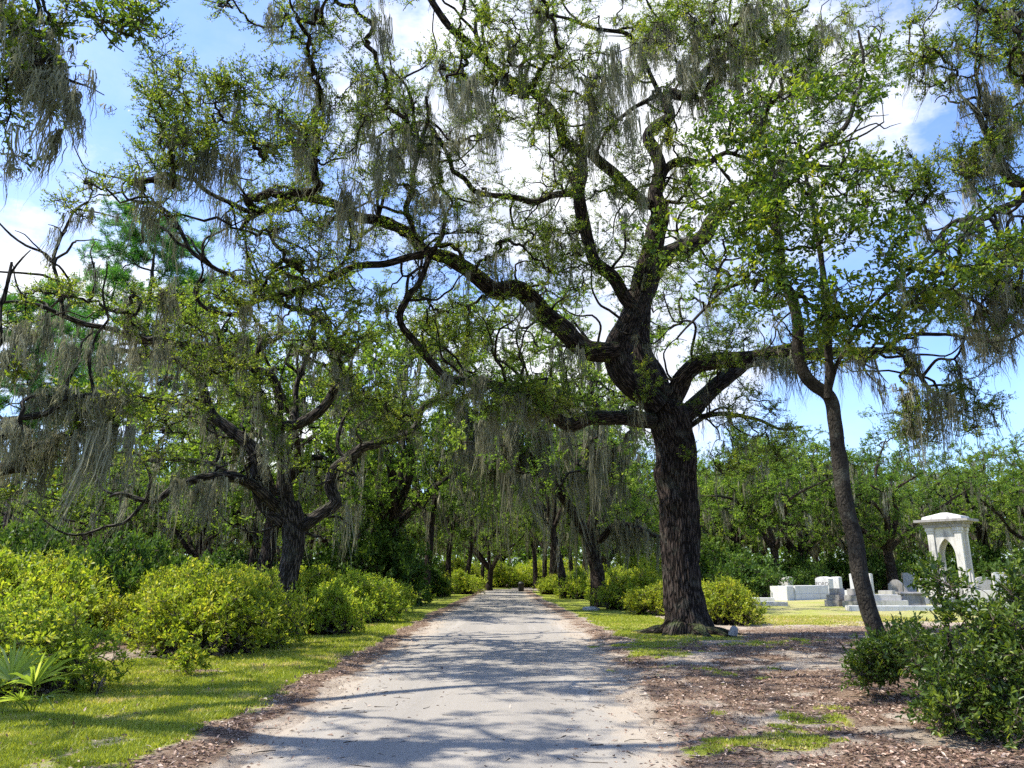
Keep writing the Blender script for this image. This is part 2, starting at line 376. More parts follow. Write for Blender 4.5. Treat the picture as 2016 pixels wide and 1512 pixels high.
ys = np.concatenate([np.arange(-12, 40, .16), np.arange(40, YE + 3, .8)]); us = np.linspace(-.18, 1.18, 26)
YY, UU = np.meshgrid(ys, us, indexing='ij')
a, b = edge_l(YY), edge_r(YY); XX = a + (b - a) * UU
edge = np.clip(np.abs(UU - .5) * 2, 0, 1.3) ** 3 + .35 * np.clip(UU - .5, 0, 1) * np.clip(1 - YY / 40, 0, 1)
zz = .018 * (1 - (2 * UU - 1) ** 2).clip(-.5, 1) + .001 - np.where(np.abs(UU - .5) > .62, .02, 0)
idx = np.arange(XX.size).reshape(XX.shape); Q = np.stack([idx[:-1, :-1], idx[:-1, 1:], idx[1:, 1:], idx[1:, :-1]], -1)
tag(link('road', mesh_np('road', np.stack([XX, YY, zz], -1), Q, roadm, {'edge': edge.ravel(), 'lane': UU.ravel()})), 'pale sandy asphalt lane running straight under the oaks', 'road', kind='structure')
xs = np.linspace(-90, 60, 160); vs = np.linspace(YE + 3.01, YE + 8, 8); XX, YY = np.meshgrid(xs, vs, indexing='ij')
idx = np.arange(XX.size).reshape(XX.shape); Q = np.stack([idx[:-1, :-1], idx[1:, :-1], idx[1:, 1:], idx[:-1, 1:]], -1)
tag(link('cross_lane', mesh_np('cross_lane', np.stack([XX, YY, np.full_like(XX, .06)], -1), Q, roadm, {'edge': np.full(XX.size, .6)})), 'pale lane crossing at the far end of the road', 'road', kind='structure')

# grass blades and fallen leaves
def scatter(n, x0, x1, y0, y1, pw):
    u = rng.random(n); y = (y0 ** (1 - pw) + u * (y1 ** (1 - pw) - y0 ** (1 - pw))) ** (1 / (1 - pw))
    return x0 + (x1 - x0) * rng.random(n), y
def inview(x, y, m=60):
    px, _ = proj(np.stack([x, y, np.zeros_like(x)], -1)); return (px > -m) & (px < W0 + m)
x, y = scatter(1100000, -8, 16, 5.2, 34, 1.7)
k = inview(x, y); x, y = x[k], y[k]; gg, ll = zone(x, y)
k = (rng.random(len(x)) < sstep(.3, .75, gg + (fbm(x * 5, y * 5, s=8) - .5) * .6)) & (road_d(x, y) > .3); x, y = x[k], y[k]
print('grass', len(x))
n = len(x); h = (.022 + .03 * rng.random(n)) * (1 + .02 * y) * np.where(x > 0, .75, 1); wd_ = (.004 + .004 * rng.random(n)) * (1 + .07 * y)
ang = rng.random(n) * 6.283; P = np.stack([x, y, gz(x, y) - .004], -1)
sdir = np.stack([np.cos(ang), np.sin(ang), 0 * ang], -1); lean = np.stack([rng.normal(size=n), rng.normal(size=n), np.zeros(n)], -1) * (.45 * h)[:, None]
V = np.stack([P - sdir * wd_[:, None], P + sdir * wd_[:, None], P + lean + np.stack([0 * h, 0 * h, h], -1)], 1)
c = .3 * sstep(5, 9, x) * sstep(18, 24, y) + np.clip(.5 * fbm(x * .9, y * .9, s=31) + .55 * rng.random(n) - .04 + .4 * sstep(.55, .75, fbm(x * 1.9, y * 1.9, s=33)), 0, 1)
tag(link('grass', mesh_np('grass', V, np.arange(n * 3).reshape(-1, 3), GRASSM, {'rnd': np.repeat(c, 3)}, tri=True)), 'short yellow green grass on the verges of the lane', 'grass', kind='stuff')
x, y = scatter(230000, -9, 14, 5.2, 30, 1.5)
k = inview(x, y); x, y = x[k], y[k]; gg, ll = zone(x, y); d = road_d(x, y)
k = (rng.random(len(x)) < np.where(d < .15, .09 * np.exp(d * 1.1), np.clip(ll * 1.1 * sstep(.3, .62, fbm(x * 2.3, y * 3.1, s=52) + .12), np.where(x < 0, .14, .06), 1) * (1 - .5 * gg))); x, y = x[k], y[k]
n = len(x); print('litter', n)
dd = rdir(n, 0); dd[:, 2] *= .25; nn = rdir(n, 1.6); L = (.028 + .045 * rng.random(n)) * (1 + .012 * y)
V, Q, a = leaf_quads(np.stack([x, y, np.maximum(gz(x, y), .0) + .006 + .012 * rng.random(n)], -1), dd, nn, L, L * (.18 + .36 * rng.random(n)), rng.random(n) ** 1.25)
tag(link('leaf_litter', mesh_np('leaf_litter', V, Q, DEADLEAF, {'rnd': a}, smooth=False)), 'brown fallen oak leaves scattered over the ground', 'fallen leaves', kind='stuff')

x, y = scatter(5200, -5, 11, 5.6, 26, 1.5); d = road_d(x, y); k = inview(x, y) & (rng.random(len(x)) < np.where(d < 0, .12, np.where(x < 0, .25 * (d < 1.4), .8))); x, y = x[k], y[k]; n = len(x)
a_ = rng.random(n) * 6.283; L = .06 + .22 * rng.random(n) ** 2; bend = rng.normal(size=n) * .25
zg = np.maximum(gz(x, y), 0) + .012
P = np.stack([np.stack([x + L * (t_ - .5) * np.cos(a_ + bend * t_), y + L * (t_ - .5) * np.sin(a_ + bend * t_), zg + .01 * rng.random(n)], -1) for t_ in (0, .35, .7, 1)], 1)
V, Q, b_ = tubes(P, np.broadcast_to(np.array([.004, .0045, .0035, .002]), (n, 4)) * (.6 + .8 * rng.random(n))[:, None], 4)
tag(link('twig_litter', mesh_np('twig_litter', V, Q, BARKT, {'buv': b_})), 'thin broken twigs lying among the fallen leaves', 'twigs', kind='stuff')
# ------------------------------------------------------------------ trees
def px_limb(pts, Y, w, wig=0.0):
    """photo pixels (x, y[, Y]) -> rows x, y, z, radius; Y, w run start -> end along the limb (w in photo pixels)"""
    p = np.array([q[:2] for q in pts], float)
    s = np.concatenate([[0], np.cumsum(np.linalg.norm(np.diff(p, axis=0), axis=1))]); s /= s[-1]
    yy = np.interp(s, np.linspace(0, 1, len(Y)), Y); ww = np.interp(s, np.linspace(0, 1, len(w)), w)
    out = []
    for (a, b), y_, w_ in zip(p, yy, ww):
        P = at(a, b, y_); out.append([*P, w_ / 2 * dep(y_, P[2]) / F])
    return np.array(out)

def bark_tube(rows, sides, step, ridge=.05, lump=.1, seed=0, flare=None, bumps=(), nfreq=7.0):
    s = spline(rows, step); P = s[:, :3]; r = s[:, 3].copy()
    L = np.concatenate([[0], np.cumsum(np.linalg.norm(np.diff(P, axis=0), axis=1))])
    wob = np.stack([noise3(L / (4 * r + .25), np.full_like(L, k * 9.1 + seed), s=k) - .5 for k in range(3)], -1) * r[:, None] * .55
    wob[0] = 0; P = P + wob * sstep(0, .6, L)[:, None]
    V, Q, buv = tubes(P[None], r[None], sides)
    V = V.reshape(len(P), sides, 3); C = P[:, None, :]
    th = np.arange(sides) * 2 * np.pi / sides; LL = np.broadcast_to(L[:, None], (len(P), sides)); TH = np.broadcast_to(th, LL.shape)
    k = 1 + lump * 2 * (noise3(np.cos(TH) * 1.1 + seed, np.sin(TH) * 1.1, LL / np.maximum(r[:, None], .05) * .35, s=seed + 4) - .5)
    if ridge:
        k = k + ridge * 2 * (np.abs(noise3(np.cos(TH) * nfreq, np.sin(TH) * nfreq, LL * 1.6 + seed, s=seed + 5) - .5) * 2 - .5)
    if flare:
        hh, amp = flare
        lob = .55 + .45 * np.cos(TH * 5 + 1.3 * np.sin(TH * 2 + seed) + seed)
        k = k + amp * np.exp(-LL / hh) * lob + amp * .35 * np.exp(-LL / (hh * 2.5))
    V = C + (V - C) * k[..., None]
    for (cx, rad, amp, drx) in bumps:
        d = np.linalg.norm(V - cx, axis=-1); wgt = np.exp(-(d / rad) ** 2); V = V + (nrm(V - C) * .6 + np.asarray(drx) * .4) * (amp * wgt)[..., None]
    return V.reshape(-1, 3), Q, buv, P, r, L

def smooth_up(P, Rr, m=2):
    a = np.concatenate([2 * P[:, :1] - P[:, 1:2], P, 2 * P[:, -1:] - P[:, -2:-1]], 1); out, ro = [], []
    for i in range(1, a.shape[1] - 2):
        p0, p1, p2, p3 = a[:, i - 1], a[:, i], a[:, i + 1], a[:, i + 2]
        for q in range(m):
            t = q / m; out.append(.5 * (2 * p1 + (p2 - p0) * t + (2 * p0 - 5 * p1 + 4 * p2 - p3) * t * t + (3 * p1 - p0 - 3 * p2 + p3) * t ** 3)); ro.append(Rr[:, i - 1] * (1 - t) + Rr[:, i] * t)
    out.append(P[:, -1]); ro.append(Rr[:, -1])
    return np.stack(out, 1), np.stack(ro, 1)
class Tree:
    def __init__(s, name, base, label, group=None, cat='tree', seed=1):
        s.root = empty(name, base, label, cat, group); s.base = np.array(base, float); s.seed = seed
        s.np, s.nr, s.npl, s.nd = [], [], [], []
        s.g = np.random.default_rng(seed)
    def limb(s, rows, name='limb', sides=14, step=.22, mat=None, nodes=True, z0=-9, plen=0, **kw):
        V, Q, buv, P, r, L = bark_tube(rows, sides, step, seed=s.seed + len(s.np), **kw)
        m = mesh_np(name, V - s.base, Q, mat, {'buv': buv}); o = link(name, m, s.root)
        if nodes:
            k = P[:, 2] > z0
            d = np.gradient(P, axis=0)
            s.np.append(P[k]); s.nr.append(r[k]); s.npl.append(L[k] * .5 + plen); s.nd.append(nrm(d)[k])
        return o
    def wander(s, n, ln=(1.2, 3.6), rr=(.03, .4), up=.12, K=10, r=(.04, .009)):
        """gnarled bare side branches off the limbs"""
        g = s.g; NP = np.concatenate(s.np); NR = np.concatenate(s.nr); ND = np.concatenate(s.nd); NL = np.concatenate(s.npl)
        ok = np.where((NR > rr[0]) & (NR < rr[1]))[0]; j = g.choice(ok, n)
        P = np.zeros((n, K, 3)); P[:, 0] = NP[j]; L = ln[0] + (ln[1] - ln[0]) * g.random(n)
        d = nrm(ND[j] * .5 + nrm(g.normal(size=(n, 3))) + np.array([0, 0, up * 2]))
        for k in range(1, K):
            d = nrm(d + g.normal(size=(n, 3)) * .42 + np.array([0, 0, up * .6])); P[:, k] = P[:, k - 1] + d * (L / (K - 1))[:, None]
        R0 = np.minimum(r[0] * (.5 + .35 * L / ln[1] + .3 * g.random(n)), NR[j] * .6); t = np.linspace(0, 1, K)
        Rr = R0[:, None] * (1 - t) ** .8 + r[1]
        P, Rr = smooth_up(P, Rr); K = P.shape[1]; t = np.linspace(0, 1, K)
        s.side = (P, Rr)
        s.np.append(P[:, 1:].reshape(-1, 3)); s.nr.append(Rr[:, 1:].ravel()); s.npl.append((NL[j][:, None] + L[:, None] * t[1:]).ravel()); s.nd.append(nrm(np.gradient(P, axis=1))[:, 1:].reshape(-1, 3))
        return s
    def grow(s, clumps, K=6, wob=.16, r0=.011, pl=.16, cap=.6):
        g = s.g; C = np.asarray(clumps); M = len(C)
        NP = np.concatenate(s.np); NPL = np.concatenate(s.npl); ND = np.concatenate(s.nd); NR = np.concatenate(s.nr); nl = len(NP)
        D = np.full(M, 1e9); near = np.zeros(M, int)
        for i0 in range(0, nl, 200):
            d = np.linalg.norm(C[:, None] - NP[None, i0:i0 + 200], axis=2) + pl * NPL[None, i0:i0 + 200] ; j = d.argmin(1); v = d[np.arange(M), j]
            b = v < D; D[b] = v[b]; near[b] = j[b] + i0
        pos = np.zeros((nl + M * K, 3)); pos[:nl] = NP; dirs = np.zeros_like(pos); dirs[:nl] = ND; plen = np.zeros(nl + M * K); plen[:nl] = NPL
        done = np.zeros(M, bool); order = []; par = []
        for it in range(M):
            c = int(np.where(done, 1e9, D).argmin()); a = near[c]; done[c] = True
            p0, p1 = pos[a], C[c]; ln = np.linalg.norm(p1 - p0) + 1e-6; t = np.linspace(0, 1, K)[:, None]
            d0 = dirs[a] * .6 + (p1 - p0) / ln * .7 + g.normal(size=3) * .25; d0 /= np.linalg.norm(d0)
            d1 = (p1 - p0) / ln + g.normal(size=3) * .35 + np.array([0, 0, .25])
            h = (2 * t ** 3 - 3 * t ** 2 + 1) * p0 + (t ** 3 - 2 * t ** 2 + t) * d0 * ln + (-2 * t ** 3 + 3 * t ** 2) * p1 + (t ** 3 - t ** 2) * d1 * ln
            w = g.normal(size=(K, 3)) * wob * ln * .45; w[0] = 0; w[-1] = 0; h = h + w
            q = nl + it * K; pos[q:q + K] = h; dd = np.gradient(h, axis=0); dirs[q:q + K] = nrm(dd)
            plen[q:q + K] = plen[a] + ln * t[:, 0]
            order.append(c); par.append(a)
            for kk in range(1, K):
                d = np.linalg.norm(C - h[kk], axis=1) + pl * plen[q + kk]; b = (d < D) & ~done; D[b] = d[b]; near[b] = q + kk
        cnt = np.ones((M, K))
        for it in range(M - 1, -1, -1):
            a = par[it]
            if a >= nl:
                m_, k_ = divmod(a - nl, K); cnt[m_, :k_ + 1] += cnt[it, 0]
        Rr = r0 * cnt ** .5; Rr[:, -1] *= .75
        for it in range(M):
            a = par[it]
            if a < nl: Rr[it] = np.minimum(Rr[it], NR[a] * cap + .004)
        P = pos[nl:].reshape(M, K, 3)
        s.P, s.Rr, s.cl = P, Rr, P[:, -1]; s.cd = nrm(P[:, -1] - P[:, -2])
        s.allp = np.concatenate([NP, P.reshape(-1, 3)]); s.allr = np.concatenate([NR, Rr.ravel()])
        s.alld = np.concatenate([ND, nrm(np.gradient(P, axis=1)).reshape(-1, 3)])
        return s
    def branches(s, mat, sides=6, name='branches', lod=None):
        th = s.Rr[:, 0] > .03
        for k, sd in ((th, sides), (~th, 4)):
            if not k.any(): continue
        G = Geo()
        if getattr(s, 'side', None): V, Q, b = tubes(*s.side, 7); G.add(V - s.base, Q, buv=b)
        for k, sd in ((th, sides), (~th, 4)):
            if k.any():
                V, Q, b = tubes(*(smooth_up(s.P[k], s.Rr[k]) if lod is None and sd == sides else (s.P[k], s.Rr[k])), sd); G.add(V - s.base, Q, buv=b)
        s.G = G; s.bmat = mat; s.bname = name
        return s
    def crown(s, mat, size=.5, twigs=7, per=20, leaf=(.075, .03), six=False, up=.35, twig_r=.006, flat=.7, name='crown', aspect=.4):
        g = s.g; M = len(s.cl); T = twigs
        c = np.repeat(s.cl, T, 0); cd = np.repeat(s.cd, T, 0)
        d = nrm(nrm(g.normal(size=(M * T, 3))) + cd * .45 + np.array([0, 0, up])); d[:, 2] *= flat
        ln = size * (.45 + .75 * g.random(M * T))
        mid = c + d * (ln * .5)[:, None] + g.normal(size=d.shape) * (.08 * ln)[:, None]; end = c + d * ln[:, None] + np.array([0, 0, 1]) * (.08 * ln)[:, None]
        P = np.stack([c, mid, end], 1); Rr = np.broadcast_to(np.array([1.3, 1, .5]) * twig_r, (M * T, 3))
        V, Q, b = tubes(P, Rr, 3); s.G.add(V - s.base, Q, buv=b)
        bo = link(s.bname, s.G.mesh(s.bname, s.bmat), s.root); tag(bo, kind='stuff')
        n = M * T * per; i = np.repeat(np.arange(M * T), per); tt = (.15 + .9 * g.random(n) ** .75)[:, None]
        p = np.where(tt < .5, c[i] + (mid[i] - c[i]) * tt * 2, mid[i] + (end[i] - mid[i]) * (tt * 2 - 1))
        ld_ = nrm(d[i] * .8 + nrm(g.normal(size=(n, 3))) * .9 + np.array([0, 0, .1])); nn = nrm(g.normal(size=(n, 3)) + np.array([0, 0, .8]))
        p = p + nrm(g.normal(size=(n, 3))) * (size * .07)
        L = leaf[0] * (.65 + .7 * g.random(n)); Wd = L * leaf[1] / leaf[0] * (.8 + .4 * g.random(n))
        cv = np.repeat(g.random(M), T); rn = np.clip(.5 * cv[i] + .5 * g.random(n) + .04 * g.normal(size=n), 0, 1)
        V, Q, a = leaf_quads(p - s.base, ld_, nn, L, Wd, rn, six)
        o = link(name, mesh_np(name, V, Q, mat, {'rnd': a}), s.root); return o
    def moss(s, n, ln=(.5, 1.6), strands=26, wid=.013, regions=(), base=1.0, spread=.1, rmin=.008, K=7, explicit=()):
        g = s.g; A = s.allp
        wgt = np.full(len(A), base) * (s.allr > rmin)
        if len(regions):
            X, Y = proj(A)
            for (cx, cy, rx, ry, gain) in regions: wgt = wgt + gain * np.exp(-((X - cx) / rx) ** 2 - ((Y - cy) / ry) ** 2) * (s.allr > rmin)
        j = g.choice(len(A), n, p=wgt / wgt.sum())
        pts = A[j] + g.normal(size=(n, 3)) * np.array([.05, .05, .0]); L = ln[0] + (ln[1] - ln[0]) * g.random(n) ** 1.7
        al = s.alld[j].copy(); al[:, 2] *= .3
        if len(explicit):
            e = np.array([[*at(a, b, y), (c - b) / F * y / CP * 1.0] for a, b, c, y in explicit])
            e = np.repeat(e, 3, 0); pts = np.concatenate([pts, e[:, :3] + g.normal(size=(len(e), 3)) * np.array([.1, .1, .05])]); L = np.concatenate([L, e[:, 3] * (.75 + .3 * g.random(len(e)))]); al = np.concatenate([al, g.normal(size=(len(e), 3)) * .4])
        pts[:, 2] -= 0
        o = link('spanish_moss', moss_mesh(g, pts - s.base, L, al, strands, wid, spread, K), s.root); tag(o, kind='stuff'); return o

def moss_mesh(g, pts, L, al, strands, wid, spread, K=10):
    """shaggy tapering tassels: each clump is a few cores of curling strands"""
    n = len(pts); S = strands; i = np.repeat(np.arange(n), S); N = n * S; K = max(K, 8)
    nt = 3; tas = g.integers(0, nt, N); core = g.normal(size=(n, nt, 3)) * spread * np.array([.8, .8, .3]) + nrm(al + 1e-6)[:, None, :] * (g.normal(size=(n, nt, 1)) * spread * 1.5)
    tl = (.35 + .75 * g.random((n, nt))) * L[:, None]
    ls = tl[i, tas] * (.25 + .8 * g.random(N) ** .8)
    t = np.linspace(0, 1, K)[None, :, None]
    rad = (.03 + .024 * np.minimum(tl[i, tas], 1.8))[:, None]
    off = g.normal(size=(N, 3)) * rad * np.array([1, 1, .6])
    drift = (g.normal(size=(n, 3)) * np.array([.09, .09, 0]))[i][:, None, :] + (g.normal(size=(n, nt, 3)) * np.array([.05, .05, 0]))[i, tas][:, None, :]
    walk = np.cumsum(g.normal(size=(N, K, 3)) * np.array([1, 1, .3]), 1) * .016
    fq = (3 + 7 * g.random(N))[:, None]; ph = 6.283 * g.random((N, 2))
    amp = (.006 + .022 * g.random(N) ** 2)[:, None]; z = t[:, :, 0] * ls[:, None]
    curl = np.stack([amp * np.sin(fq * z * 2.2 + ph[:, :1]), amp * np.cos(fq * z * 2.0 + ph[:, 1:]), 0 * z], -1)
    P = (pts[i] + core[i, tas])[:, None, :] + off[:, None, :] * (1 - .75 * t) * np.minimum(1, .45 + 3 * t) + walk + curl + drift * t ** 1.5 * ls[:, None, None] * 1.6
    start = (.3 * tl[i, tas] * g.random(N))[:, None]
    P[:, :, 2] -= z + start * np.minimum(1, t[:, :, 0] * 8)
    w = wid * (.5 + .9 * g.random((N, 1))) * np.clip(1.1 - t[:, :, 0] ** 1.6, .15, 1) * (.5 + 1.0 * g.random((N, K)))
    a = g.random(N) * 6.283; sdv = np.stack([np.cos(a), np.sin(a), 0 * a], -1)[:, None, :]
    V = np.stack([P - sdv * w[..., None] * .5, P + sdv * w[..., None] * .5], 2).reshape(-1, 3)
    ix = np.arange(N * K * 2).reshape(N, K, 2)
    Q = np.stack([ix[:, :-1, 0], ix[:, :-1, 1], ix[:, 1:, 1], ix[:, 1:, 0]], -1).reshape(-1, 4)
    rn = np.clip(.5 * g.random(n)[i] + .5 * g.random(N), 0, 1)
    return mesh_np('spanish_moss', V, Q, MOSS, {'rnd': np.repeat(rn, K * 2)})

def clumps(regs, g, mul=1.0, gap=.75, thr=.5):
    out = []
    for (cx, cy, rx, ry, y0, y1, n) in regs:
        n = int(n * mul + .5); c_ = 0; tries = 0
        while c_ < n and tries < n * 12:
            tries += 1; q, k = g.random() * 6.283, g.random() ** .55 * 1.08; y_ = y0 + (y1 - y0) * g.random()
            p = at(cx + rx * k * math.cos(q), cy + ry * k * math.sin(q), y_)
            if gap and noise3(p[0] * gap, p[1] * gap, p[2] * gap, s=9) < thr: continue
            out.append(p); c_ += 1
    return np.array(out)
def root_flares(tr, base, r, n, seed, mat, angs=None):
    g = np.random.default_rng(seed)
    for k in range(n):
        a = angs[k] if angs else k * 6.283 / n + g.normal() * .25; ln = r * (1.3 + 1.5 * g.random())
        d = np.array([math.cos(a), math.sin(a), 0]); p = np.array([-d[1], d[0], 0]) * g.normal() * .25
        rows = [[*(base + d * r * .6 + np.array([0, 0, .42])), r * .36], [*(base + d * r * 1.1 + p * .4 + np.array([0, 0, .14])), r * .27], [*(base + d * (r + ln * .6) + p + np.array([0, 0, .03])), r * .14], [*(base + d * (r + ln) + p * 1.5 + np.array([0, 0, -.1])), r * .07]]
        tr.limb(rows, 'root', 12, .12, mat, nodes=False, ridge=.08, lump=.15)

# --- the big oak right of the lane
b0 = ground(1352, 1252); YM = b0[1]
M = Tree('live_oak', b0, 'massive live oak with dark furrowed trunk and moss right of the lane', seed=3)
tr = px_limb([(1354, 1266), (1352, 1240), (1344, 1180), (1337, 1100), (1333, 1020), (1324, 950), (1322, 890), (1314, 830), (1309, 790), (1304, 762)], [YM, YM], [84, 78, 71, 70, 75, 75, 77, 79, 77, 54])
br = tr[4, 3]
def wp(px, py, dy=-.3): return at(px, py, YM + dy)
M.limb(tr, 'trunk', 72, .07, BARK, z0=4.5, ridge=.075, lump=.05, nfreq=9, flare=(.36, .75),
       bumps=[(wp(1276, 940), .34, .34, (-1, -.3, 0)), (wp(1300, 930), .3, .12, (0, -1, 0)), (wp(1338, 985, -.6), .24, .14, (0, -1, 0)), (wp(1310, 985, -.6), .25, .12, (0, -1, 0)), (wp(1345, 800, -.3), .4, .1, (0, -1, 0))])
root_flares(M, b0, .6, 9, 5, BARK)
ML = dict(mat=BARK, ridge=.06, lump=.12)
M.limb(px_limb([(1300, 805), (1278, 783), (1246, 762), (1224, 738), (1215, 705), (1219, 675), (1236, 635), (1255, 590), (1272, 535), (1286, 495), (1291, 460), (1295, 420), (1292, 382), (1299, 333), (1289, 295), (1277, 268), (1296, 250), (1316, 229), (1307, 196), (1320, 184), (1344, 190), (1368, 174), (1396, 135), (1430, 111), (1472, 121), (1510, 115), (1540, 94), (1587, 88), (1607, 50)], [YM - .3, YM - .8, YM - 1.5, YM - 3], [52, 54, 44, 40, 26, 22, 18, 14, 8]), sides=20, step=.16, **ML)
M.limb(px_limb([(1300, 800), (1290, 745), (1266, 705), (1256, 660), (1260, 600), (1270, 560), (1288, 525), (1312, 503), (1345, 488), (1385, 470), (1400, 440), (1430, 400), (1470, 372), (1520, 345), (1570, 322), (1640, 330), (1690, 322)], [YM, YM + .8, YM + 1.5], [58, 52, 46, 34, 22, 14, 7]), sides=20, step=.16, **ML)
L2 = [(1214, 690), (1172, 694), (1149, 690), (1125, 674), (1101, 642), (1069, 606), (1037, 579), (1014, 568), (978, 571), (954, 555), (918, 527), (871, 507), (835, 491), (815, 467), (795, 452), (752, 436), (700, 428), (662, 402), (622, 390), (585, 388), (542, 403), (496, 424), (474, 452)]
M.limb(px_limb(L2, [YM - .8, YM - 1.5, YM - 3, YM - 5, YM - 6], [40, 40, 36, 30, 22, 20, 16, 8]), sides=18, step=.15, **ML)
M.limb(px_limb([(500, 422), (451, 399), (399, 371), (361, 323), (338, 285), (322, 262)], [YM - 6, YM - 7], [10, 8, 4]), sides=8, **ML)
M.limb(px_limb([(380, 357), (350, 345), (323, 340), (295, 352)], [YM - 6.5, YM - 7], [6, 3]), sides=7, **ML)
L3 = [(1285, 828), (1240, 822), (1190, 823), (1157, 825), (1117, 837), (1081, 809), (1049, 781), (1002, 769), (974, 761), (922, 753), (879, 741), (851, 714), (823, 678), (795, 646), (787, 614), (799, 590), (823, 559), (840, 520), (848, 500), (868, 468), (876, 430), (868, 400), (852, 370)]
M.limb(px_limb(L3, [YM - .4, YM - 2.2, YM - 3.5, YM - 4.2, YM - 3.6], [32, 30, 24, 18, 15, 14, 10, 6]), sides=16, step=.16, **ML)
M.limb(px_limb([(1252, 610), (1232, 588), (1208, 547), (1174, 519), (1156, 479), (1146, 432), (1142, 399), (1140, 365), (1144, 330), (1138, 300), (1112, 276), (1098, 235), (1060, 190), (1005, 155), (962, 125), (930, 92), (885, 52), (848, 0), (815, -70)], [YM - .8, YM - 2.5, YM - 4.5, YM - 6], [28, 24, 24, 18, 15, 14, 10]), sides=14, **ML)
M.limb(px_limb([(1142, 385), (1126, 382), (1087, 386), (1049, 399), (1014, 390), (962, 383), (935, 376), (914, 351), (893, 337), (886, 315), (872, 288), (858, 268), (840, 235)], [YM - 2, YM - 3.2], [14, 12, 10, 6]), sides=10, **ML)
M.limb(px_limb([(815, 467), (811, 440), (799, 410), (812, 375), (813, 340), (824, 302), (831, 271), (843, 235), (838, 190)], [YM - 4.4, YM - 5], [12, 10, 6]), sides=10, **ML)
M.limb(px_limb([(826, 285), (815, 240), (810, 194), (790, 156), (760, 130)], [YM - 4.8, YM - 5.4], [8, 4]), sides=8, **ML)
M.limb(px_limb([(1292, 405), (1271, 399), (1223, 354), (1171, 309), (1150, 275), (1168, 235), (1160, 190), (1185, 130)], [YM - 1, YM - 2.5, YM - 4], [22, 22, 20, 12, 6]), sides=12, **ML)
M.limb(px_limb([(1298, 350), (1320, 326), (1347, 318), (1392, 321), (1430, 300), (1470, 310), (1520, 300)], [YM - 1, YM - 1.5], [17, 16, 8, 5]), sides=12, **ML)
M.limb(px_limb([(1318, 186), (1296, 187), (1261, 205), (1233, 222), (1192, 262), (1175, 300)], [YM - 1.9, YM - 3], [10, 6]), sides=8, **ML)
M.limb(px_limb([(1296, 182), (1282, 146), (1254, 94), (1233, 66), (1167, 56), (1112, 35), (1070, 30)], [YM - 2.2, YM - 4], [10, 8, 5]), sides=8, **ML)
M.limb(px_limb([(960, 118), (938, 70), (938, 35), (955, 10), (940, -60)], [YM - 5, YM - 5.5], [9, 6]), sides=8, **ML)
M.limb(px_limb([(832, 500), (805, 507), (760, 519), (700, 523), (675, 535), (627, 559), (575, 575), (530, 585), (495, 596), (484, 612), (453, 620), (420, 612), (402, 606), (389, 588), (390, 565), (402, 548)], [YM - 4.4, YM - 5.5], [16, 14, 12, 10, 6]), sides=10, **ML)
M.limb(px_limb([(1320, 790), (1345, 745), (1372, 722), (1400, 713), (1449, 706), (1509, 703), (1560, 700), (1628, 694), (1700, 690), (1747, 688), (1781, 688), (1799, 710), (1814, 745), (1838, 773), (1866, 781), (1890, 772)], [YM, YM - 1.8, YM - 3], [40, 34, 33, 28, 18, 12, 9, 6]), sides=16, step=.16, **ML)
M.limb(px_limb([(1740, 689), (1783, 660), (1846, 658), (1894, 662), (1941, 674), (1961, 664), (2000, 672)], [YM - 2.6, YM - 3.4], [9, 7, 4]), sides=8, **ML)
M.limb(px_limb([(1335, 830), (1362, 800), (1398, 765), (1449, 730), (1480, 712), (1530, 690), (1600, 668), (1640, 640)], [YM + .2, YM + 2.5], [38, 32, 26, 16, 8]), sides=14, **ML)
M.limb(px_limb([(1345, 850), (1385, 822), (1429, 815), (1489, 825), (1540, 845), (1580, 840)], [YM + .2, YM + 2], [12, 8, 4]), sides=8, **ML)
regs = [(470, 160, 175, 150, 11.5, 14.5, 66), (345, 320, 110, 100, 13, 15, 32), (620, 150, 130, 160, 12, 15.5, 46), (700, 300, 110, 120, 16, 18.5, 34), (560, 390, 120, 60, 15.6, 17.5, 22),
        (830, 200, 130, 130, 16.5, 19.5, 48), (1030, 120, 150, 130, 14, 19, 84), (1080, 270, 130, 100, 17.5, 21, 42), (1250, 70, 160, 90, 16.5, 21, 48), (1450, 60, 160, 80, 15, 20, 55), (1400, 230, 110, 90, 18, 21, 28),
        (1640, 110, 130, 110, 16, 20, 48), (950, 460, 150, 80, 18.5, 22, 40), (880, 600, 120, 110, 18.5, 23, 52), (1080, 510, 110, 75, 17, 21, 30), (1010, 780, 130, 45, 18, 20, 30), (1150, 760, 130, 70, 19, 24, 34),
        (1350, 590, 110, 120, 21, 26, 34), (1480, 690, 110, 60, 19, 23, 26), (1620, 690, 110, 40, 18, 20, 16), (1860, 790, 100, 80, 16.5, 19, 34), (1450, 850, 110, 80, 20, 24, 40), (1700, 350, 110, 60, 20, 23, 18), (1860, 690, 110, 50, 16.5, 18.5, 14),
        (700, 580, 90, 50, 16, 19, 14), (1000, 330, 120, 80, 15, 18, 26), (930, 300, 60, 60, 15, 17, 10), (1060, 430, 170, 100, 19, 23, 44), (1330, 440, 90, 100, 19, 22, 22), (1240, 560, 80, 70, 21.5, 25, 16), (1420, 300, 100, 100, 18, 21, 22), (830, 370, 90, 60, 17, 19, 16), (760, 490, 80, 40, 17, 19, 9), (1180, 330, 80, 70, 16, 19, 18), (1560, 100, 100, 80, 17, 20, 20), (1340, 60, 100, 70, 15, 18, 20), (480, 560, 70, 50, 15, 17, 16), (1540, 220, 120, 90, 18, 21, 26), (960, 660, 130, 70, 18, 23, 34), (1200, 470, 90, 80, 19, 23, 20), (640, 490, 80, 50, 16, 18, 10),
        (650, -170, 520, 160, 10, 16, 80), (1350, -190, 480, 150, 12, 18, 60)]
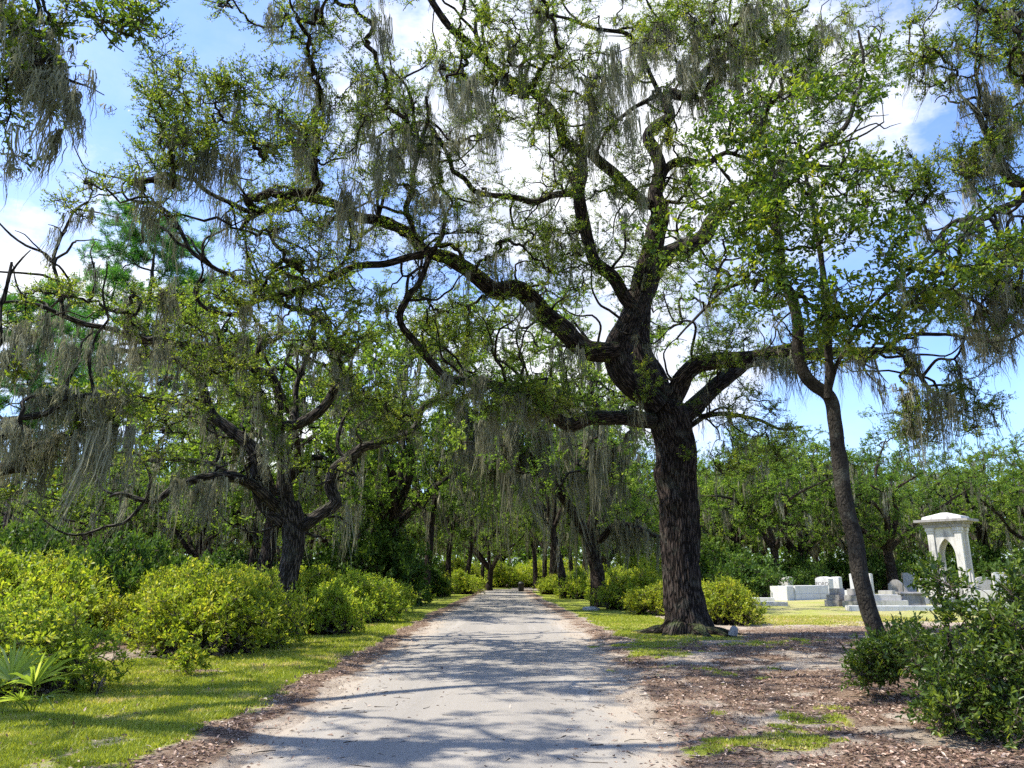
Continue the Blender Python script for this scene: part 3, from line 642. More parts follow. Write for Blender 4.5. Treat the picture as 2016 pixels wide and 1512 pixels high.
M.wander(150, (1.0, 4.2)); M.grow(clumps(regs, M.g, 1.45, .7, .44), r0=.008, wob=.2).branches(BARK, 6)
M.crown(OAK, .5, 9, 22, (.057, .023), up=.3)
mreg = [(900, 230, 110, 100, 14), (1180, 200, 140, 120, 14), (1440, 110, 110, 90, 14), (430, 390, 110, 70, 4), (740, 330, 120, 110, 6), (1000, 440, 130, 60, 4), (1300, 150, 90, 90, 6), (1530, 720, 60, 40, 12), (1850, 720, 140, 60, 10), (690, 420, 40, 40, 10), (1080, 800, 120, 40, 20), (620, 200, 100, 100, 5), (1600, 120, 90, 60, 6), (880, 740, 90, 30, 6)]
mex = [(885, 170, 300, 15), (925, 150, 310, 15.2), (955, 190, 320, 15.5), (912, 210, 330, 15), (1210, 90, 320, 15), (1225, 150, 330, 15.5), (1240, 230, 400, 16), (1170, 240, 360, 15.5), (690, 372, 540, 14), (700, 400, 520, 14.2), (683, 390, 470, 14.1), (745, 270, 430, 15), (760, 330, 440, 15), (775, 290, 400, 15.2), (720, 150, 330, 15), (590, 140, 215, 13), (870, 390, 480, 16), (855, 385, 450, 16), (415, 300, 440, 13.5), (375, 310, 430, 13.4), (445, 320, 400, 13.5), (460, 300, 385, 13.5), (395, 330, 460, 13.5), (480, 320, 370, 13.6), (350, 250, 380, 13.3), (330, 570, 700, 15), (345, 585, 690, 15), (300, 410, 510, 14), (285, 400, 470, 14), (1350, 110, 270, 16), (1440, 60, 230, 17), (1455, 80, 240, 17), (1400, 30, 130, 16), (1500, 0, 90, 16), (1540, 0, 80, 16), (1620, 50, 130, 17), (1130, 690, 820, 20), (1555, 715, 830, 19), (1530, 712, 790, 19), (1510, 712, 770, 19), (1490, 716, 750, 19), (760, 60, 240, 14), (735, 20, 120, 14), (620, 0, 110, 13), (600, 10, 80, 13), (530, 20, 90, 13), (1260, 380, 470, 18), (1040, 600, 680, 19), (950, 740, 830, 18), (880, 740, 800, 18),
       (1820, 760, 900, 17), (1845, 780, 960, 17), (1870, 785, 860, 17), (1790, 700, 800, 17), (1950, 672, 760, 16.8), (1900, 662, 730, 16.8), (1975, 670, 740, 16.8), (1770, 770, 850, 17), (1230, 420, 500, 18)]
M.moss(880, (.3, 1.7), 30, .015, mreg, 1.0, .085, explicit=mex)

# --- the forked oak left of the lane
b0 = ground(572, 1256); YT = b0[1]
T = Tree('live_oak', b0, 'forked live oak rising out of the yellow green azaleas left of the lane', seed=11)
T.limb(px_limb([(578, 1272), (572, 1235), (568, 1160), (574, 1080), (572, 1030), (566, 995)], [YT, YT], [46, 39, 37, 39, 46, 42]), 'trunk', 48, .08, BARKG, z0=2.6, ridge=.07, lump=.06, nfreq=7, flare=(.4, .4))
TL = dict(mat=BARKG, ridge=.05, lump=.14)
T.limb(px_limb([(572, 1020), (563, 960), (560, 916), (553, 880), (540, 858), (556, 840), (588, 832), (627, 809), (655, 773), (671, 725), (655, 686), (647, 654), (631, 630), (600, 612), (568, 604), (540, 590)], [YT, YT - 1, YT - 1.5], [34, 26, 22, 20, 18, 14, 8]), sides=14, **TL)
T.limb(px_limb([(552, 872), (548, 820), (548, 777), (532, 737), (496, 725), (456, 702), (425, 686), (365, 678), (317, 674), (258, 670), (234, 654), (171, 638), (135, 626), (79, 602), (28, 594), (-20, 600)], [YT - .5, YT - 2.5, YT - 4.5], [18, 16, 15, 12, 10, 5]), sides=12, **TL)
T.limb(px_limb([(124, 622), (117, 567), (105, 515), (115, 479), (139, 428), (151, 410), (172, 398)], [YT - 4, YT - 4.6], [8, 7, 4]), sides=8, **TL)
T.limb(px_limb([(108, 522), (90, 500), (52, 483), (22, 462), (0, 440), (-25, 415)], [YT - 4.2, YT - 4.8], [6, 3]), sides=7, **TL)
T.limb(px_limb([(150, 412), (190, 418), (245, 432)], [YT - 4.5, YT - 4.8], [4, 2]), sides=6, **TL)
T.limb(px_limb([(560, 1030), (520, 985), (505, 930), (496, 888), (448, 845), (421, 821), (405, 777), (389, 741), (349, 710), (309, 702), (270, 694), (200, 684)], [YT, YT - .5, YT - 2], [30, 26, 20, 14, 7]), sides=12, **TL)
T.limb(px_limb([(560, 1010), (512, 962), (472, 944), (429, 936), (385, 944), (341, 960), (310, 983), (286, 987), (238, 971), (215, 978)], [YT, YT - 1.6, YT - 3], [24, 20, 14, 6]), sides=12, **TL)
T.limb(px_limb([(475, 945), (437, 924), (413, 912), (357, 904), (298, 906), (254, 910), (215, 918)], [YT - .5, YT - 1.5], [12, 9, 5]), sides=9, **TL)
T.limb(px_limb([(578, 1050), (607, 1030), (640, 1009), (664, 990), (652, 958), (660, 922), (700, 892), (724, 878), (771, 866), (803, 852), (823, 829), (835, 797), (871, 779), (890, 766), (905, 740)], [YT, YT + .5, YT + 2.5], [26, 25, 22, 16, 12, 8]), sides=13, **TL)
T.limb(px_limb([(584, 832), (582, 780), (590, 738), (607, 698), (619, 654), (618, 610)], [YT - .6, YT], [12, 10, 6]), sides=8, **TL)
T.limb(px_limb([(724, 876), (690, 905), (665, 880), (675, 830), (700, 790)], [YT + 1, YT + 1.6], [9, 6]), sides=8, **TL)
T.limb(px_limb([(496, 557), (472, 553), (453, 539), (429, 531), (381, 499), (361, 462), (333, 420), (295, 399), (250, 392), (240, 365), (262, 345)], [YT - 2.2, YT - 4], [9, 9, 8, 6, 3]), sides=8, **TL)
T.limb(px_limb([(560, 600), (530, 575), (496, 557)], [YT - 1.5, YT - 2.2], [9, 9]), sides=8, **TL)
regs = [(245, 600, 130, 45, 13.5, 17, 16), (170, 390, 60, 35, 13.5, 14.5, 12), (430, 640, 110, 80, 15, 19, 32), (560, 650, 90, 80, 16, 20, 34), (610, 520, 90, 80, 15, 19, 30), (440, 760, 80, 60, 16, 19, 30), (710, 740, 100, 70, 17, 21, 40), (620, 880, 80, 60, 17, 20, 18),
        (740, 820, 110, 50, 18, 22, 44), (60, 600, 90, 60, 13, 15, 18), (330, 640, 80, 60, 14, 17, 20), (700, 640, 60, 60, 17, 20, 18), (330, 800, 60, 60, 16, 19, 16), (520, 800, 60, 50, 16, 19, 14), (330, 420, 50, 30, 13.5, 15, 5), (860, 760, 60, 40, 19, 22, 14), (560, 460, 90, 40, 15, 18, 16), (320, 890, 90, 40, 15, 18, 14)]
T.wander(90, (1.0, 3.4)); T.grow(clumps(regs, T.g, .85, .8, .5), r0=.008, wob=.2).branches(BARKG, 6)
T.crown(OAK, .46, 8, 20, (.058, .023), up=.3)
T.moss(280, (.3, 1.4), 28, .016, [(330, 690, 120, 40, 5), (180, 640, 80, 40, 4), (380, 940, 110, 40, 6), (440, 540, 60, 50, 4), (560, 860, 60, 70, 3)], 1.0, .08,
       explicit=[(330, 690, 760, 15.5), (480, 600, 700, 16), (610, 690, 760, 18), (530, 640, 700, 17), (400, 950, 1060, 18), (420, 950, 1070, 18), (370, 960, 1050, 18), (350, 950, 1040, 17.5)])
# --- slender broad-leaved tree in front of the tombs
b0 = ground(1742, 1335); YN = b0[1]
N = Tree('young_tree', b0, 'slender leaning young tree with broad bright green leaves before the tombs', seed=23)
N.limb(px_limb([(1752, 1352), (1742, 1300), (1733, 1250), (1712, 1190), (1690, 1100), (1668, 995), (1652, 896), (1644, 817), (1632, 782), (1604, 757), (1584, 729), (1572, 686), (1568, 638), (1560, 590), (1540, 547), (1536, 495), (1532, 440), (1530, 400), (1538, 361), (1559, 333), (1614, 288), (1663, 250), (1680, 208), (1694, 167), (1700, 120), (1690, 60)], [YN, YN + .1, YN - .3], [37, 33, 32, 31, 29, 26, 22, 20, 18, 15, 11, 7, 4]), 'trunk', 22, .08, BARKS, z0=3, ridge=.02, lump=.1, flare=(.25, .3))
NL = dict(mat=BARKS, ridge=.02, lump=.12, sides=9)
N.limb(px_limb([(1630, 785), (1632, 740), (1631, 690), (1630, 640), (1622, 560), (1612, 480), (1600, 400), (1585, 340), (1570, 270)], [YN, YN - .3], [17, 15, 12, 8, 5]), **NL)
N.limb(px_limb([(1634, 765), (1646, 722), (1662, 690), (1690, 640), (1730, 590), (1800, 530), (1870, 480), (1960, 440)], [YN, YN - .4], [9, 8, 6, 3]), **NL)
N.limb(px_limb([(1545, 555), (1521, 551), (1469, 555), (1425, 571), (1390, 606), (1350, 646), (1332, 668)], [YN - .1, YN - .8], [9, 7, 4]), **NL)
N.limb(px_limb([(1535, 470), (1500, 420), (1450, 370), (1410, 320), (1380, 270)], [YN, YN - .5], [9, 4]), **NL)
N.limb(px_limb([(1538, 370), (1510, 300), (1500, 220), (1530, 140)], [YN, YN - .4], [9, 4]), **NL)
N.limb(px_limb([(1610, 295), (1640, 285), (1690, 270), (1740, 240)], [YN - .2, YN - .5], [6, 3]), **NL)
regs = [(1460, 310, 105, 130, 11, 12.6, 36), (1540, 230, 120, 120, 11, 12.8, 34), (1660, 120, 90, 100, 11.2, 12.6, 26), (1440, 465, 100, 85, 11, 12.6, 34), (1560, 430, 130, 110, 11, 13, 54), (1690, 470, 120, 100, 11, 12.8, 40),
        (1720, 590, 120, 70, 11, 12.5, 34), (1610, 600, 110, 80, 11.2, 12.8, 30), (1880, 500, 130, 50, 10.8, 12.3, 34), (1490, 570, 90, 60, 11, 12.6, 16), (1740, 330, 80, 60, 11.2, 12.4, 10), (1640, 340, 100, 70, 11, 12.5, 14), (1700, 660, 80, 50, 11.2, 12.4, 14), (1265, 470, 30, 30, 11.4, 12.2, 4), (1980, 430, 40, 60, 11, 12, 8), (1830, 600, 70, 40, 11, 12.4, 10)]
N.wander(26, (.6, 1.8), (.012, .12), r=(.016, .004)); N.grow(clumps(regs, N.g, .85, .9, .4), r0=.0062, wob=.12).branches(BARKS, 5)
N.crown(BIGLEAF, .44, 6, 9, (.088, .043), six=True, up=.05, twig_r=.0035, flat=.6)
N.moss(54, (.3, 1.0), 20, .009, [], 1.0, .05)

# --- oaks standing just outside the picture, reaching in
O = Tree('live_oak', (-12.5, 10.5, 0), 'mossy live oak reaching in from beyond the left edge with bare dark boughs', seed=31)
O.limb(np.array([[-12.5, 10.5, -.2, .6], [-12.3, 10.6, 2, .5], [-12.0, 10.4, 4.4, .45], [-12.1, 10, 7.5, .35], [-11.2, 9, 10.5, .25], [-9.4, 8, 13, .16], [-6.5, 8, 14.5, .1], [-3, 9, 15.2, .05]]), 'trunk', 32, .12, BARKG, z0=3, ridge=.06, lump=.06, flare=(.4, .4))
OL = dict(mat=BARKG, ridge=.05, lump=.16)
a0 = at(-10, 926, 11.5); O.limb(np.vstack([[-12.1, 10.5, 3.6, .2], [*a0, .105], px_limb([(44, 888), (91, 872), (147, 852), (190, 840), (235, 838)], [11.6, 12], [20, 18, 10, 5])]), sides=12, **OL)
a0 = at(-20, 868, 10.8); O.limb(np.vstack([[-12.0, 10.4, 4.3, .16], [*a0, .06], px_limb([(28, 825), (91, 813), (131, 785), (187, 777), (246, 773), (278, 781), (325, 789)], [10.9, 11.4], [14, 13, 9, 5, 3])]), sides=10, **OL)
O.limb(px_limb([(128, 788), (133, 749), (155, 710), (161, 674), (190, 650)], [11, 11.3], [8, 6, 3]), sides=8, **OL)
O.limb(px_limb([(44, 888), (79, 904), (110, 900), (150, 890)], [11.6, 11.9], [8, 4]), sides=7, **OL)
a0 = at(-60, 700, 11); O.limb(np.vstack([[-12.1, 10.2, 6, .14], [*a0, .06], px_limb([(0, 614), (12, 571), (24, 516)], [11.2, 11.2], [8, 8, 5])]), sides=8, **OL)
a0 = at(-60, 5, 8.2); O.limb(np.vstack([[-12.0, 10.0, 7.4, .2], [*a0, .075], px_limb([(0, 22), (35, 52), (69, 87), (94, 121), (128, 156), (168, 168), (205, 187)], [8, 7.6], [17, 16, 13, 10, 4, 2])]), sides=10, **OL)
O.limb(px_limb([(112, 140), (128, 190), (140, 215), (160, 240)], [7.8, 7.6], [4, 2]), sides=6, **OL)
O.limb(px_limb([(100, -60), (167, 14), (201, 59), (222, 87), (243, 102)], [7.8, 7.6], [6, 4, 2]), sides=6, **OL)
O.limb(np.array([[-12.1, 10, 7, .2], [-10, 6, 10, .15], [-7, 3, 12.5, .1], [-4, 2, 13.5, .05]]), sides=8, **OL)
O.limb(np.array([[-11.2, 9, 10.5, .2], [-9, 12, 13.5, .14], [-6, 13, 16, .1], [-2, 12, 17, .05]]), sides=8, **OL)
regs = [(110, 30, 110, 60, 7.4, 8.4, 15), (40, 190, 60, 60, 7.4, 8.2, 9), (250, 20, 70, 50, 7.5, 8.3, 9), (80, 150, 40, 60, 7.4, 8, 6), (60, 310, 40, 40, 7.4, 8, 3), (200, 800, 90, 40, 11, 12.5, 20), (90, 760, 60, 50, 11, 12, 6), (20, 780, 40, 60, 11, 12, 5), (110, 960, 80, 50, 11.5, 12.5, 6)]
over = np.stack([rng.uniform(-12.5, -4, 300), rng.uniform(-1, 10, 300), rng.uniform(11.5, 15, 300)], -1)
ox, oy = proj(over); over = over[(oy < -30) | (over[:, 1] < 2)]
O.wander(40, (1, 3)); O.grow(np.vstack([clumps(regs, O.g), over]), r0=.0085).branches(BARKG, 6)
O.crown(OAK, .42, 7, 18, (.075, .03), up=.25)
O.moss(54, (.3, 1.0), 40, .013, [(150, 850, 120, 40, 60), (60, 880, 60, 40, 60), (180, 780, 100, 20, 30), (60, 110, 50, 60, 25)], .12, .1,
       explicit=[(20, 30, 130, 7.8), (70, 100, 320, 7.7), (75, 110, 260, 7.7), (105, 140, 220, 7.7), (128, 165, 250, 7.6), (140, 215, 350, 7.6), (155, 170, 260, 7.6), (45, 60, 150, 7.8), (10, 40, 120, 7.9), (80, 250, 430, 7.7), (30, 70, 230, 7.8), (55, 90, 300, 7.7), (90, 130, 240, 7.7), (120, 160, 300, 7.6), (0, 30, 180, 7.9), (10, 330, 390, 7.8)]
       + [(x_, 840 + 6 * math.sin(x_) + (50 if x_ < 60 else 15), 985 + 45 * math.sin(x_ * 1.7), 11.6 + .4 * math.sin(x_ * 3)) for x_ in range(-10, 245, 24)]
       + [(x_, 775 + 40 * (x_ < 60), 850 + 30 * math.sin(x_), 11.1) for x_ in range(60, 250, 34)] + [(130, 690, 790, 11), (48, 640, 800, 11.2), (158, 690, 760, 11.1), (35, 690, 780, 11), (100, 640, 720, 11.3), (20, 650, 760, 11.1), (210, 690, 770, 11.6), (60, 700, 770, 11.4)])
Qt = Tree('live_oak', (13.5, 15.5, 0), 'mossy live oak leaning in from beyond the right edge', seed=37)
Qt.limb(np.array([[13.5, 15.5, -.2, .6], [13.2, 15.3, 2.2, .5], [12.9, 15, 5, .42], [13.2, 15, 8, .3], [12.6, 15, 11, .18], [11.6, 14.6, 13, .08]]), 'trunk', 28, .14, BARKG, z0=3, ridge=.06, lump=.06, flare=(.4, .4))
QL = dict(mat=BARKG, ridge=.05, lump=.15)
a0 = at(2040, 390, 14.5); Qt.limb(np.vstack([[12.95, 15, 6.2, .24], [*a0, .12], px_limb([(2000, 360), (1983, 347), (1958, 295), (1934, 243), (1914, 208), (1885, 185)], [14.4, 14], [22, 18, 14, 10, 4])]), sides=10, **QL)
a0 = at(2050, 385, 14.6); Qt.limb(np.vstack([[12.95, 15, 6.3, .2], [*a0, .09], px_limb([(2016, 392), (1969, 410), (1934, 430), (1885, 434), (1858, 455), (1837, 479), (1822, 450), (1812, 417), (1830, 385)], [14.5, 13.8], [15, 12, 9, 6, 3])]), sides=9, **QL)
a0 = at(2060, 470, 14.3); Qt.limb(np.vstack([[12.92, 15, 5.4, .2], [*a0, .1], px_limb([(2016, 483), (1965, 507), (1920, 530), (1880, 560), (1850, 600)], [14.2, 13.8], [17, 12, 8, 4])]), sides=9, **QL)
a0 = at(2060, 600, 14.6); Qt.limb(np.vstack([[12.9, 15, 4.9, .16], [*a0, .06], px_limb([(2016, 571), (1945, 539), (1905, 531)], [14.4, 14], [10, 7, 4])]), sides=8, **QL)
a0 = at(2060, 650, 14.4); Qt.limb(np.vstack([[12.9, 15, 4.6, .14], [*a0, .05], px_limb([(2016, 642), (1965, 626), (1926, 598), (1886, 579), (1850, 575)], [14.2, 13.6], [9, 7, 4])]), sides=8, **QL)
Qt.limb(px_limb([(1925, 225), (1928, 180), (1920, 130), (1935, 70)], [14, 13.7], [8, 4]), sides=7, **QL)
regs = [(1900, 90, 115, 100, 12.8, 15, 58), (1990, 120, 60, 130, 13, 15.5, 26), (1800, 330, 110, 60, 13, 15, 24), (1900, 330, 90, 60, 13, 15, 16), (1980, 250, 40, 70, 13.5, 15, 10), (1850, 400, 60, 50, 13.4, 14.6, 8), (1940, 560, 90, 60, 13, 15, 16), (1990, 620, 50, 60, 13.4, 14.6, 8), (1860, 610, 60, 40, 13.2, 14.4, 6), (1980, -150, 260, 150, 12, 17, 40)]
Qt.wander(60, (1, 3)); Qt.grow(clumps(regs, Qt.g, 1.2, .8, .42), r0=.0095, wob=.2).branches(BARKG, 6)
Qt.crown(OAK, .45, 8, 20, (.059, .024), up=.3)
Qt.moss(150, (.3, 1.2), 42, .015, [(1950, 280, 50, 90, 10), (1960, 600, 80, 60, 6), (1900, 450, 80, 40, 3)], 1.0, .075, explicit=[(1955, 200, 330, 14), (1940, 180, 280, 14), (1970, 250, 360, 14.2), (1990, 560, 680, 14.2), (1950, 545, 650, 14), (1975, 630, 720, 14)])

# --- the next oak down the right side, with its curtain of moss
b0 = ground(1180, 1197); Y2 = b0[1]
S = Tree('live_oak', b0, 'dark forked live oak behind the massive one hung with a curtain of moss', seed=41)
S.limb(px_limb([(1181, 1203), (1178, 1180), (1172, 1120), (1164, 1075), (1162, 1050)], [Y2, Y2], [36, 28, 27, 28, 30]), 'trunk', 28, .12, BARK, z0=3, ridge=.06, lump=.06, flare=(.4, .4))
SLk = dict(mat=BARK, ridge=.04, lump=.14)
S.limb(px_limb([(1162, 1060), (1146, 1035), (1125, 1000), (1095, 960), (1060, 915), (1025, 880), (980, 850), (930, 830)], [Y2, Y2 - 6], [22, 18, 14, 6]), sides=11, **SLk)
S.limb(px_limb([(1163, 1062), (1168, 1000), (1172, 940), (1168, 880), (1175, 820), (1165, 770), (1180, 720), (1150, 660), (1110, 610)], [Y2, Y2 - 2], [22, 18, 12, 8, 4]), sides=11, **SLk)
S.limb(px_limb([(1168, 1072), (1185, 1058), (1204, 1038), (1232, 1033), (1270, 1045), (1305, 1058), (1340, 1050)], [Y2, Y2 - 3], [15, 14, 10, 5]), sides=10, **SLk)
S.limb(px_limb([(1170, 1050), (1195, 990), (1215, 930), (1225, 870), (1260, 830)], [Y2, Y2 + 3], [16, 12, 6]), sides=10, **SLk)
S.limb(px_limb([(1135, 915), (1150, 890), (1170, 860), (1176, 840)], [Y2 - 5, Y2 - 4], [8, 5]), sides=8, **SLk)
regs = [(1010, 830, 130, 90, 33, 44, 60), (1170, 800, 130, 100, 34, 46, 70), (1080, 700, 150, 70, 34, 46, 40), (930, 880, 90, 60, 36, 46, 34), (1250, 900, 60, 90, 36, 48, 26), (1230, 1010, 60, 30, 38, 44, 8), (1080, 930, 120, 50, 34, 42, 14), (930, 760, 80, 60, 36, 46, 20), (980, 640, 170, 90, 36, 48, 70), (1390, 640, 120, 110, 38, 48, 50), (1180, 620, 110, 90, 38, 48, 34), (760, 680, 70, 70, 38, 46, 18)]
S.grow(clumps(regs, S.g), r0=.02).branches(BARK, 5)
S.crown(OAKFAR, .85, 7, 18, (.14, .062), up=.3, twig_r=.01)
S.moss(300, (1.2, 4.0), 44, .034, [(1090, 860, 160, 60, 8), (960, 860, 90, 50, 6), (1180, 900, 80, 60, 5), (1250, 1040, 70, 20, 12)], 1.0, .22, rmin=.02)

# --- background trees: a few kinds, copied
def oak_kind(seed, Hh, spread, tr, lean=(0, 0), nc=200, fork=.27, moss=90, mlen=(1, 3.2), leafn=19):
    g = np.random.default_rng(seed); t = Tree('oak', (0, 0, 0), None, seed=seed)
    zf = fork * Hh; lx, ly = lean; top = np.array([lx * zf, ly * zf, zf])
    t.limb(np.array([[0, 0, -.3, tr * 1.15], [lx * zf * .3, ly * zf * .3, zf * .35, tr], [*(top * [.8, .8, .8]), tr * .9], [*top, tr * .85]]), 'trunk', 16, .35, BARK, z0=zf * .8, ridge=.06, lump=.08, flare=(.5, .45))
    trunk = t.root.children[0]
    nl = int(5 + g.integers(0, 3)); extra = []
    for k in range(nl):
        a = k * 6.283 / nl + g.normal() * .4; sp = spread * (.55 + .4 * g.random()); zz = Hh * (.5 + .3 * g.random())
        if k == 0: sp *= .3; zz = Hh * .85
        d = np.array([math.cos(a), math.sin(a), 0]); w = np.array([-d[1], d[0], 0])
        rows = [[*(top - [0, 0, .3]), tr * .6]]
        for f in (.3, .6, 1.0):
            p = top + d * sp * f + w * g.normal() * spread * .1 + np.array([0, 0, (zz - zf) * f ** .8 + g.normal() * .4]); rows.append([*p, tr * (.6 - .5 * f)])
        extra.append(rows); t.limb(np.array(rows), 'limb', 8, .5, BARK, ridge=0, lump=.15)
    pts = []
    while len(pts) < nc:
        v = nrm(g.normal(size=3)); r_ = g.random() ** .4
        p = np.array([v[0] * spread * r_, v[1] * spread * r_, v[2] * Hh * .38 * r_]) + np.array([lx * Hh * .5, ly * Hh * .5, Hh * .62])
        if p[2] < Hh * .24 or noise3(p[0] * .33 + seed, p[1] * .33, p[2] * .4, s=seed) < .45: continue
        pts.append(p)
    t.grow(np.array(pts), r0=.022, K=5).branches(BARK, 4)
    t.crown(OAKFAR, 1.0, 7, leafn, (.175, .085), up=.3, twig_r=.012)
    if moss: t.moss(moss, mlen, 16, .05, [], 1.0, .2, rmin=.02, K=8)
    # join the limbs into the trunk object's tree of parts
    return t.root
KINDS = [oak_kind(101, 15, 7.5, .38, (.12, .05), 210), oak_kind(102, 17, 8.5, .5, (-.1, .0), 240, .25), oak_kind(103, 14, 6, .3, (.05, -.1), 170, .34, 110), oak_kind(104, 18, 9.5, .55, (.0, .1), 260, .2, 120), oak_kind(105, 13, 6.5, .3, (-.22, .0), 180, .3, 90)]
for kx, kroot in enumerate(KINDS): kroot['used'] = 0
def copy_tree(o, parent=None):
    c = o.copy(); COL.objects.link(c)
    if parent is not None: c.parent = parent
    for ch in o.children: copy_tree(ch, c)
    return c
def place(kinds, k, name, px, Y, sc, rz, label, group, cat='tree', kx=None):
    r = kinds[k]
    if r['used']: r2 = copy_tree(r)
    else: r2 = r; r['used'] = 1
    x = (px - W0 / 2) / F * dep(Y)
    r2.name = name; r2.location = (x, Y, float(gz(np.array([x]), np.array([Y]))[0])); r2.rotation_euler = (0, 0, rz); r2.scale = (sc,) * 3 if np.isscalar(sc) else sc
    for q in ('used',):
        if q in r2.keys() and r2 is not r: del r2[q]
    return tag(r2, label, cat, group)
GL, GR, GE, GC, GW = 'oaks lining the left of the lane', 'oaks lining the right of the lane', 'oaks closing the far end of the lane', 'trees behind the tombs', 'trees behind the left azaleas'
row = [(2, 1128, 86, (.8, .8, 1.4), 4.4, 'slim straight trunk behind the leaning oak on the right of the lane', GR), (0, 1225, 80, (.7, .7, 1.4), 2.0, 'slim dark trunk in the shade between the forked oak and the massive one', GR), (2, 948, 112, (.9, .9, 1.3), 1.7, 'slim trunk beside the thick oak at the turn on the left', GL), (1, 1056, 108, (.7, .7, 1.3), .6, 'slim trunk at the turn closest to the bin on the right', GR), (0, 838, 54, (.72, .72, 1.25), .6, 'slim oak at the left verge just beyond the last tall azalea', GL), (2, 880, 69, (.85, .85, 1.2), 2.2, 'oak forking low beside the left verge before the rounded shrub', GL), (1, 775, 47, 1.12, 1.0, 'tall oak behind the azaleas left of the lane with a dark leaning trunk', GL), (3, 962, 97, .72, 4, 'thick oak on the left verge where the lane turns', GL), (4, 915, 84, (.8, .8, 1.3), 3.0, 'small oak behind the rounded shrub on the left verge', GL),
       (4, 1112, 60, (1.05, 1.05, 1.4), .2, 'dark oak leaning over the right verge of the lane', GR), (1, 1087, 80, (.75, .75, 1.25), 2.6, 'upright oak on the right verge beyond the leaning one', GR), (0, 1070, 94, (.8, .8, 1.3), 5, 'oak nearest the turn on the right verge', GR), (2, 1150, 68, (.9, .9, 1.35), 1.3, 'thin oak set back behind the right verge shrubs', GR), (0, 1203, 64, .72, 3.6, 'oak standing behind the dark forked oak among shrubs', GR), (2, 1240, 76, .95, .4, 'straight slim oak between the two biggest trunks right of the lane', GR),
       (1, 992, 136, 1.1, .9, 'leaning oak beyond the end of the lane left of the bin', GE), (3, 1042, 146, 1.1, 2.0, 'oak beyond the end of the lane right of the bin', GE), (0, 925, 146, 1.3, 3.0, 'oak seen past the turn behind the thick left one', GE), (4, 1110, 134, 1.3, 5.0, 'oak deep behind the right row of trunks', GE), (1, 1190, 120, 1.2, 1.5, 'tall oak far behind the dark forked oak', GE),
       (1, 1765, 78, 1.05, .5, 'broad dark trunked oak standing behind the rounded dark headstone', GC), (3, 1590, 84, 1.0, 1.2, 'wide oak behind the grey headstone at the box tomb', GC), (2, 1462, 78, 1.1, 2.6, 'bushy oak right of the massive trunk behind the shrub', GC), (0, 1530, 74, 1.1, 4.2, 'oak with hanging moss behind the box tomb', GC), (4, 1680, 92, 1.35, .9, 'mid green oak crown left of the broad dark trunk', GC), (1, 1850, 100, 1.1, 3.3, 'oak directly behind the arched monument', GC), (3, 1960, 92, 1.0, 2.2, 'dense oak right of the arched monument', GC), (0, 2060, 84, 1.2, 5.1, 'oak cut by the right edge behind the monument', GC), (2, 1430, 90, 1.4, 1.9, 'tall oak close behind the massive trunk', GC), (3, 1740, 118, 1.15, .1, 'distant oak rising above the broad dark trunked one', GC), (1, 1910, 128, 1.2, 1.1, 'distant oak topping the row above the monument', GC), (0, 1640, 122, 1.35, 3.9, 'distant oak topping the row above the white headstones', GC), (4, 1360, 110, 1.4, 5.5, 'oak filling the gap behind the massive trunk', GC),
       (2, 505, 34, 1.12, .7, 'dark oak trunk standing directly behind the forked one', GW), (4, 470, 42, .85, 2.9, 'leaning oak left of the forked one among the far shrubs', GW), (0, 375, 44, .68, 1.6, 'crooked mossy oak behind the middle azaleas', GW), (1, 300, 56, .7, .3, 'shady oak behind the pine trunk', GW), (3, 60, 52, .62, 4.4, 'dark oak behind the left azaleas at the edge', GW), (2, 160, 46, .72, 2.4, 'mossy oak in front of the pine trunk', GW), (1, 650, 72, .9, 2.1, 'pale sunlit oak seen through the gap right of the forked one', GW), (0, 700, 62, .95, 4.9, 'light green oak between the forked one and the tall dark leaning trunk', GW), (3, 560, 88, .85, 1.1, 'far oak low behind the forked trunk', GW), (4, 420, 80, 1.0, 5.8, 'far oak low between the crooked one and the forked one', GW), (0, 230, 86, 1.0, 3.1, 'far oak low behind the pine trunk', GW), (1, -60, 66, .8, 2.5, 'oak cut by the left edge behind the dark one', GW), (2, 800, 88, 1.1, .2, 'far oak behind the slim one at the left verge', GW)]
for (k, px, Y, sc, rz, lab, grp) in row: place(KINDS, k, 'oak_tree', px, Y, sc, rz, lab, grp)

GX, GY = 'small oaks in the dense wood far behind the pines', 'small oaks in the dense wood far behind the tombs'
for q, (px, Y) in enumerate([(20, 92), (110, 100), (190, 96), (280, 104), (340, 92), (450, 108), (540, 112), (600, 100), (690, 110), (760, 118), (-80, 90), (840, 112), (380, 120), (140, 122)]):
    place(KINDS, q % 5, 'oak_tree', px, Y, (.95 + .1 * (q % 3),) * 2 + (.8 + .13 * (q * 7 % 5),), q * 1.9, 'one of the small far oaks merging into dense wood behind the pines and left azaleas', GX)
for q, (px, Y) in enumerate([(1420, 124), (1500, 112), (1560, 132), (1610, 104), (1700, 136), (1790, 112), (1870, 140), (1960, 118), (2030, 130), (2080, 106), (1300, 128), (1250, 112)]):
    place(KINDS, (q + 2) % 5, 'oak_tree', px, Y, (1.12 + .1 * (q % 3),) * 2 + (.95 + .14 * (q * 7 % 5),), q * 2.3, 'one of the far oaks merging into dense wood beyond the tombs', GY)

